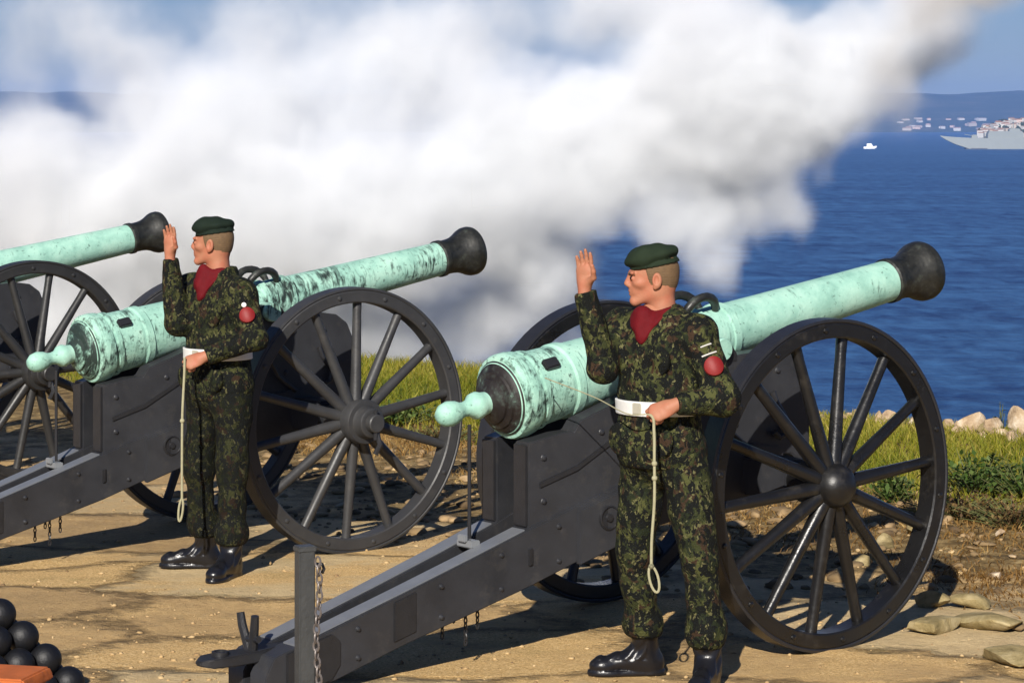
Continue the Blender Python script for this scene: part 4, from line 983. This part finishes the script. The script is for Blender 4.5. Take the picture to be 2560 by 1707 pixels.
def du(x, y): u, w_ = uw(x, y); return np.clip((u - 3.3 - .35 * fbm(x, y, 77, 3, 1.5)) / .8, 0, 1)
gr = blades('grass', 110000, strip(3.2, 6.75, -1, 15), .095, .0042, .7, gm, 41, du); tag(gr, 'yellow green grass along the rampart edge', 'grass', kind='stuff')
def dd(x, y): u, w_ = uw(x, y); return np.clip((u - 1.0 - .6 * (w_ > .3)) / .8, 0, 1) * np.clip((4.4 - u) / .9, 0, 1) * np.clip(.40 + .9 * fbm(x, y, 78, 3, 2.0), 0, 1)
dg = blades('dry_grass', 90000, strip(1.0, 4.5, -2, 9), .060, .0034, 1.3, dm, 42, dd); tag(dg, 'short dry brown grass between the guns and the green edge', 'grass', kind='stuff')

def weed(xp, u, h_, rad, n, label, stops, seed, leaf=(.05, .016), spiky=False):
    x, y = at_edge(xp, u); r = np.random.default_rng(seed); ro = empty('weed', (x, y, float(gheight(x, y)))); tag(ro, label, 'weed', 'weeds on the rampart')
    mb = MB(); V = []; Fq = []; T_ = []
    for i in range(n):
        th = r.uniform(0, 6.28); rr = rad * math.sqrt(r.random()); tip = Vector((rr * math.cos(th), rr * math.sin(th), h_ * (.55 + .5 * r.random()) * (1 - .45 * (rr / rad) ** 2)))
        mb.tube([(tip.x * .12, tip.y * .12, -.02), (tip.x * .6, tip.y * .6, tip.z * .55), tip], [.004, .003, .0015], 5)
        for q in range(9 if not spiky else 6):
            t = r.uniform(.25, 1.0); c = tip * t; c.x *= (.2 + .8 * t); c.y *= (.2 + .8 * t)
            d = Vector(nz(r.normal(size=3) + [0, 0, .5])); s_ = d.cross(Vector((0, 0, 1))).normalized(); L, w_ = leaf[0] * r.uniform(.6, 1.3), leaf[1] * r.uniform(.7, 1.2)
            o = len(V); V += [c, c + d * L * .45 + s_ * w_, c + d * L + Vector((0, 0, -L * .2)), c + d * L * .45 - s_ * w_]; Fq.append((o, o + 1, o + 2, o + 3)); T_ += [r.random()] * 4
    mb.build('stem', M('weed_stem', (.10, .11, .03), .7), ro)
    lo = mesh_np('leaves', np.array([p[:] for p in V]), np.array(Fq), grass_mat('weed_leaf_%d' % seed, stops), ro, smooth=False)
    at = lo.data.attributes.new('tint', 'FLOAT', 'POINT'); at.data.foreach_set('value', np.array(T_, np.float32)); return ro
GS = [(0, (.030, .060, .012)), (.5, (.070, .12, .020)), (1, (.16, .21, .06))]
BS = [(0, (.060, .035, .014)), (.5, (.14, .080, .030)), (1, (.24, .17, .06))]
weed(2440, 4.0, .30, .36, 90, 'leafy green weed clump right of the black wheel', GS, 51)
weed(2570, 4.0, .26, .30, 60, 'dark green weed clump at the right border', GS, 52)
weed(2230, 3.4, .20, .18, 45, 'bright green weed seen through the spokes of the black wheel', GS, 53)
weed(2400, 3.2, .17, .40, 90, 'brown withered weeds below the green clump by the black wheel', BS, 54, (.035, .010))
weed(2540, 3.2, .17, .38, 80, 'brown withered weeds at the right border', BS, 55, (.035, .010))
weed(2500, 6.35, .24, .06, 10, 'spiky thistle standing on the boulders against the sea', [(0, (.05, .06, .04)), (1, (.16, .18, .12))], 56, (.055, .006), True)
weed(1000, 3.6, .18, .35, 70, 'low dark weeds seen through the grey wheel of the middle cannon', GS, 57)
weed(1110, 3.3, .15, .35, 70, 'brown withered weeds seen behind the grey wheel rim', BS, 58, (.035, .010))

# ------------------------------------------------------------------ gun smoke (a voxel cloud) drifting over the water
BL = [  # picture x, y (2352 wide), distance, radius x, radius y (picture), weight
 (2230, -60, 25, 150, 120, .7), (2060, 130, 24.5, 140, 120, .7),
 (1760, 340, 23.6, 170, 130, .8), (1900, 280, 23.8, 130, 110, .5),
 (120, 800, 25.5, 380, 240, .9), (520, 800, 25.8, 420, 230, .9), (900, 560, 25, 300, 190, .9),
 (60, 420, 25, 260, 220, .9), (250, 560, 25, 300, 200, 1.0), (430, 380, 25, 260, 240, 1.1), (330, 200, 26, 200, 170, .55),
 (620, 520, 25, 260, 220, 1.1), (640, 260, 26, 260, 230, .75), (850, 420, 25, 280, 220, 1.0), (950, 180, 26, 260, 200, .8),
 (1080, 440, 25, 260, 190, .95), (1180, 260, 25, 240, 200, .95), (1330, 440, 24.5, 210, 150, .95), (1400, 290, 24.5, 240, 200, 1.2),
 (1620, 180, 24, 260, 230, 1.4), (1560, 360, 24, 230, 150, 1.2), (1780, 200, 24, 230, 210, 1.3), (1820, 330, 24, 170, 130, 1.0), (1960, 200, 24, 180, 150, .9),
 (1720, 470, 24, 150, 110, .9), (1640, 580, 23.8, 75, 90, .75), (1830, 500, 23.8, 70, 95, .7), (1560, 500, 24, 130, 90, .8),
 (2020, 60, 24.5, 220, 150, .9), (2150, -20, 25, 160, 110, .8), (1500, 20, 25, 300, 150, .9), (1150, 30, 26, 300, 140, .42), (700, 60, 26, 360, 150, .35), (250, 40, 26, 300, 140, .3), (30, 150, 26, 160, 200, .3),
 (880, 720, 26, 330, 180, .9), (1150, 700, 26, 180, 170, .85), (350, 720, 26, 420, 200, 1.0), (50, 650, 26, 200, 260, .9), (1180, 580, 25.2, 170, 130, .85), (1260, 640, 25.3, 130, 130, .75), (1290, 740, 26, 120, 110, .6),
]
def make_smoke(BL, lo, hi, RES, colour, dens, label):
    bb = []
    for (x, y, D, rx, ry, w_) in BL:
        c = PV(x, y, D); sc = 1.0884 * D / F; bb.append((c, (rx * sc, min(rx, ry) * sc * .85 + .25, ry * sc), w_))
    ng = bpy.data.node_groups.new('smoke_density', 'GeometryNodeTree')
    ng.interface.new_socket('Geometry', in_out='INPUT', socket_type='NodeSocketGeometry'); ng.interface.new_socket('Geometry', in_out='OUTPUT', socket_type='NodeSocketGeometry')
    N = ng.nodes; LK = ng.links
    def gn(t, ins=None, **kw):
        o = N.new(t)
        for k_, v_ in kw.items(): setattr(o, k_, v_)
        for k_, v_ in (ins or {}).items():
            if isinstance(v_, bpy.types.NodeSocket): LK.new(v_, o.inputs[k_])
            else: o.inputs[k_].default_value = v_
        return o
    gi = gn('NodeGroupInput'); go = gn('NodeGroupOutput')
    ps = gn('GeometryNodeInputPosition').outputs[0]
    def vm(op, a, b): return gn('ShaderNodeVectorMath', {0: a, 1: b}, operation=op)
    def mm(op, a, b=0.0, c=0.0, clamp=False):
        o = gn('ShaderNodeMath', {0: a, 1: b, 2: c}, operation=op); o.use_clamp = clamp; return o.outputs[0]
    wn = gn('ShaderNodeTexNoise', {'Vector': ps, 'Scale': 0.75, 'Detail': 3.0, 'Roughness': .55}).outputs[1]
    wp = vm('ADD', ps, vm('MULTIPLY', vm('SUBTRACT', wn, (.5, .5, .5)).outputs[0], (1.1, 1.1, 1.1)).outputs[0]).outputs[0]
    wn2 = gn('ShaderNodeTexNoise', {'Vector': ps, 'Scale': 2.6, 'Detail': 3.0, 'Roughness': .6}).outputs[1]
    wp = vm('ADD', wp, vm('MULTIPLY', vm('SUBTRACT', wn2, (.5, .5, .5)).outputs[0], (.40, .40, .40)).outputs[0]).outputs[0]
    tot = None
    for c, r_, w_ in bb:
        d = vm('LENGTH', vm('DIVIDE', vm('SUBTRACT', wp, tuple(c)).outputs[0], r_).outputs[0], (0, 0, 0)).outputs[1]
        f_ = mm('MULTIPLY', mm('SUBTRACT', 1.0, d, clamp=True), w_)
        tot = f_ if tot is None else mm('ADD', tot, f_)
    nb = gn('ShaderNodeTexNoise', {'Vector': wp, 'Scale': 1.25, 'Detail': 8.0, 'Roughness': .66}).outputs[0]
    dn = mm('ADD', tot, mm('MULTIPLY', mm('SUBTRACT', nb, .5), 1.15))
    dn = mm('MULTIPLY', mm('SUBTRACT', dn, -.02), 1.1, clamp=True)
    dn = mm('MULTIPLY', dn, mm('ADD', dn, .18))
    dn = mm('MULTIPLY', dn, mm('MINIMUM', mm('MULTIPLY', tot, 6.0), 1.0))
    vc = gn('GeometryNodeVolumeCube', {'Density': dn, 'Background': 0.0, 'Min': tuple(lo), 'Max': tuple(hi), 'Resolution X': RES[0], 'Resolution Y': RES[1], 'Resolution Z': RES[2]})
    k = NT('smoke')
    k.t.links.new(k.n('ShaderNodeVolumePrincipled', {'Color': colour, 'Density': dens, 'Anisotropy': -0.15}).outputs[0], k.out.inputs['Volume'])
    smoke_m = k.m
    sm_ = gn('GeometryNodeSetMaterial', {'Geometry': vc.outputs[0], 'Material': smoke_m})
    LK.new(sm_.outputs[0], go.inputs[0])
    vme = bpy.data.meshes.new('smoke'); vme.from_pydata([tuple(lo), tuple(hi), (lo[0], hi[1], lo[2])], [], [(0, 1, 2)])
    sm_o = bpy.data.objects.new('smoke', vme); COL.objects.link(sm_o); vme.materials.append(smoke_m)
    md = sm_o.modifiers.new('smoke', 'NODES'); md.node_group = ng
    tag(sm_o, label, 'smoke', kind='stuff')



make_smoke(BL, np.array([-6.2, 21.0, -3.2]), np.array([5.2, 28.4, 5.6]), (250, 140, 196), (.948, .962, .980, 1), 5.4, 'white gun smoke billowing behind the cannons over the water')
make_smoke([(2080, 150, 23.2, 95, 110, .55), (2180, 20, 23.2, 120, 120, .8), (2290, -70, 23.2, 140, 120, .9), (2120, 250, 23.4, 60, 70, .35), (2400, -150, 23.4, 150, 120, .9)], np.array([2.2, 21.4, 2.0]), np.array([5.8, 25.2, 5.6]), (90, 95, 90), (.80, .775, .745, 1), 4.5, 'dark grey brown smoke trailing up at the upper right edge of the white cloud')

# ------------------------------------------------------------------ the air over the bay
mb = MB(); mb.box((0, 3500, 46), (13400, 7700, 128)); hz = mb.build('haze', None, smooth=False)
k = NT('haze'); k.t.links.new(k.n('ShaderNodeVolumePrincipled', {'Color': (.30, .52, 1.0, 1), 'Density': 1.4e-4, 'Anisotropy': 0.0}).outputs[0], k.out.inputs['Volume'])
hz.data.materials.append(k.m); tag(hz, 'thin blue haze over the bay', 'haze', kind='stuff')
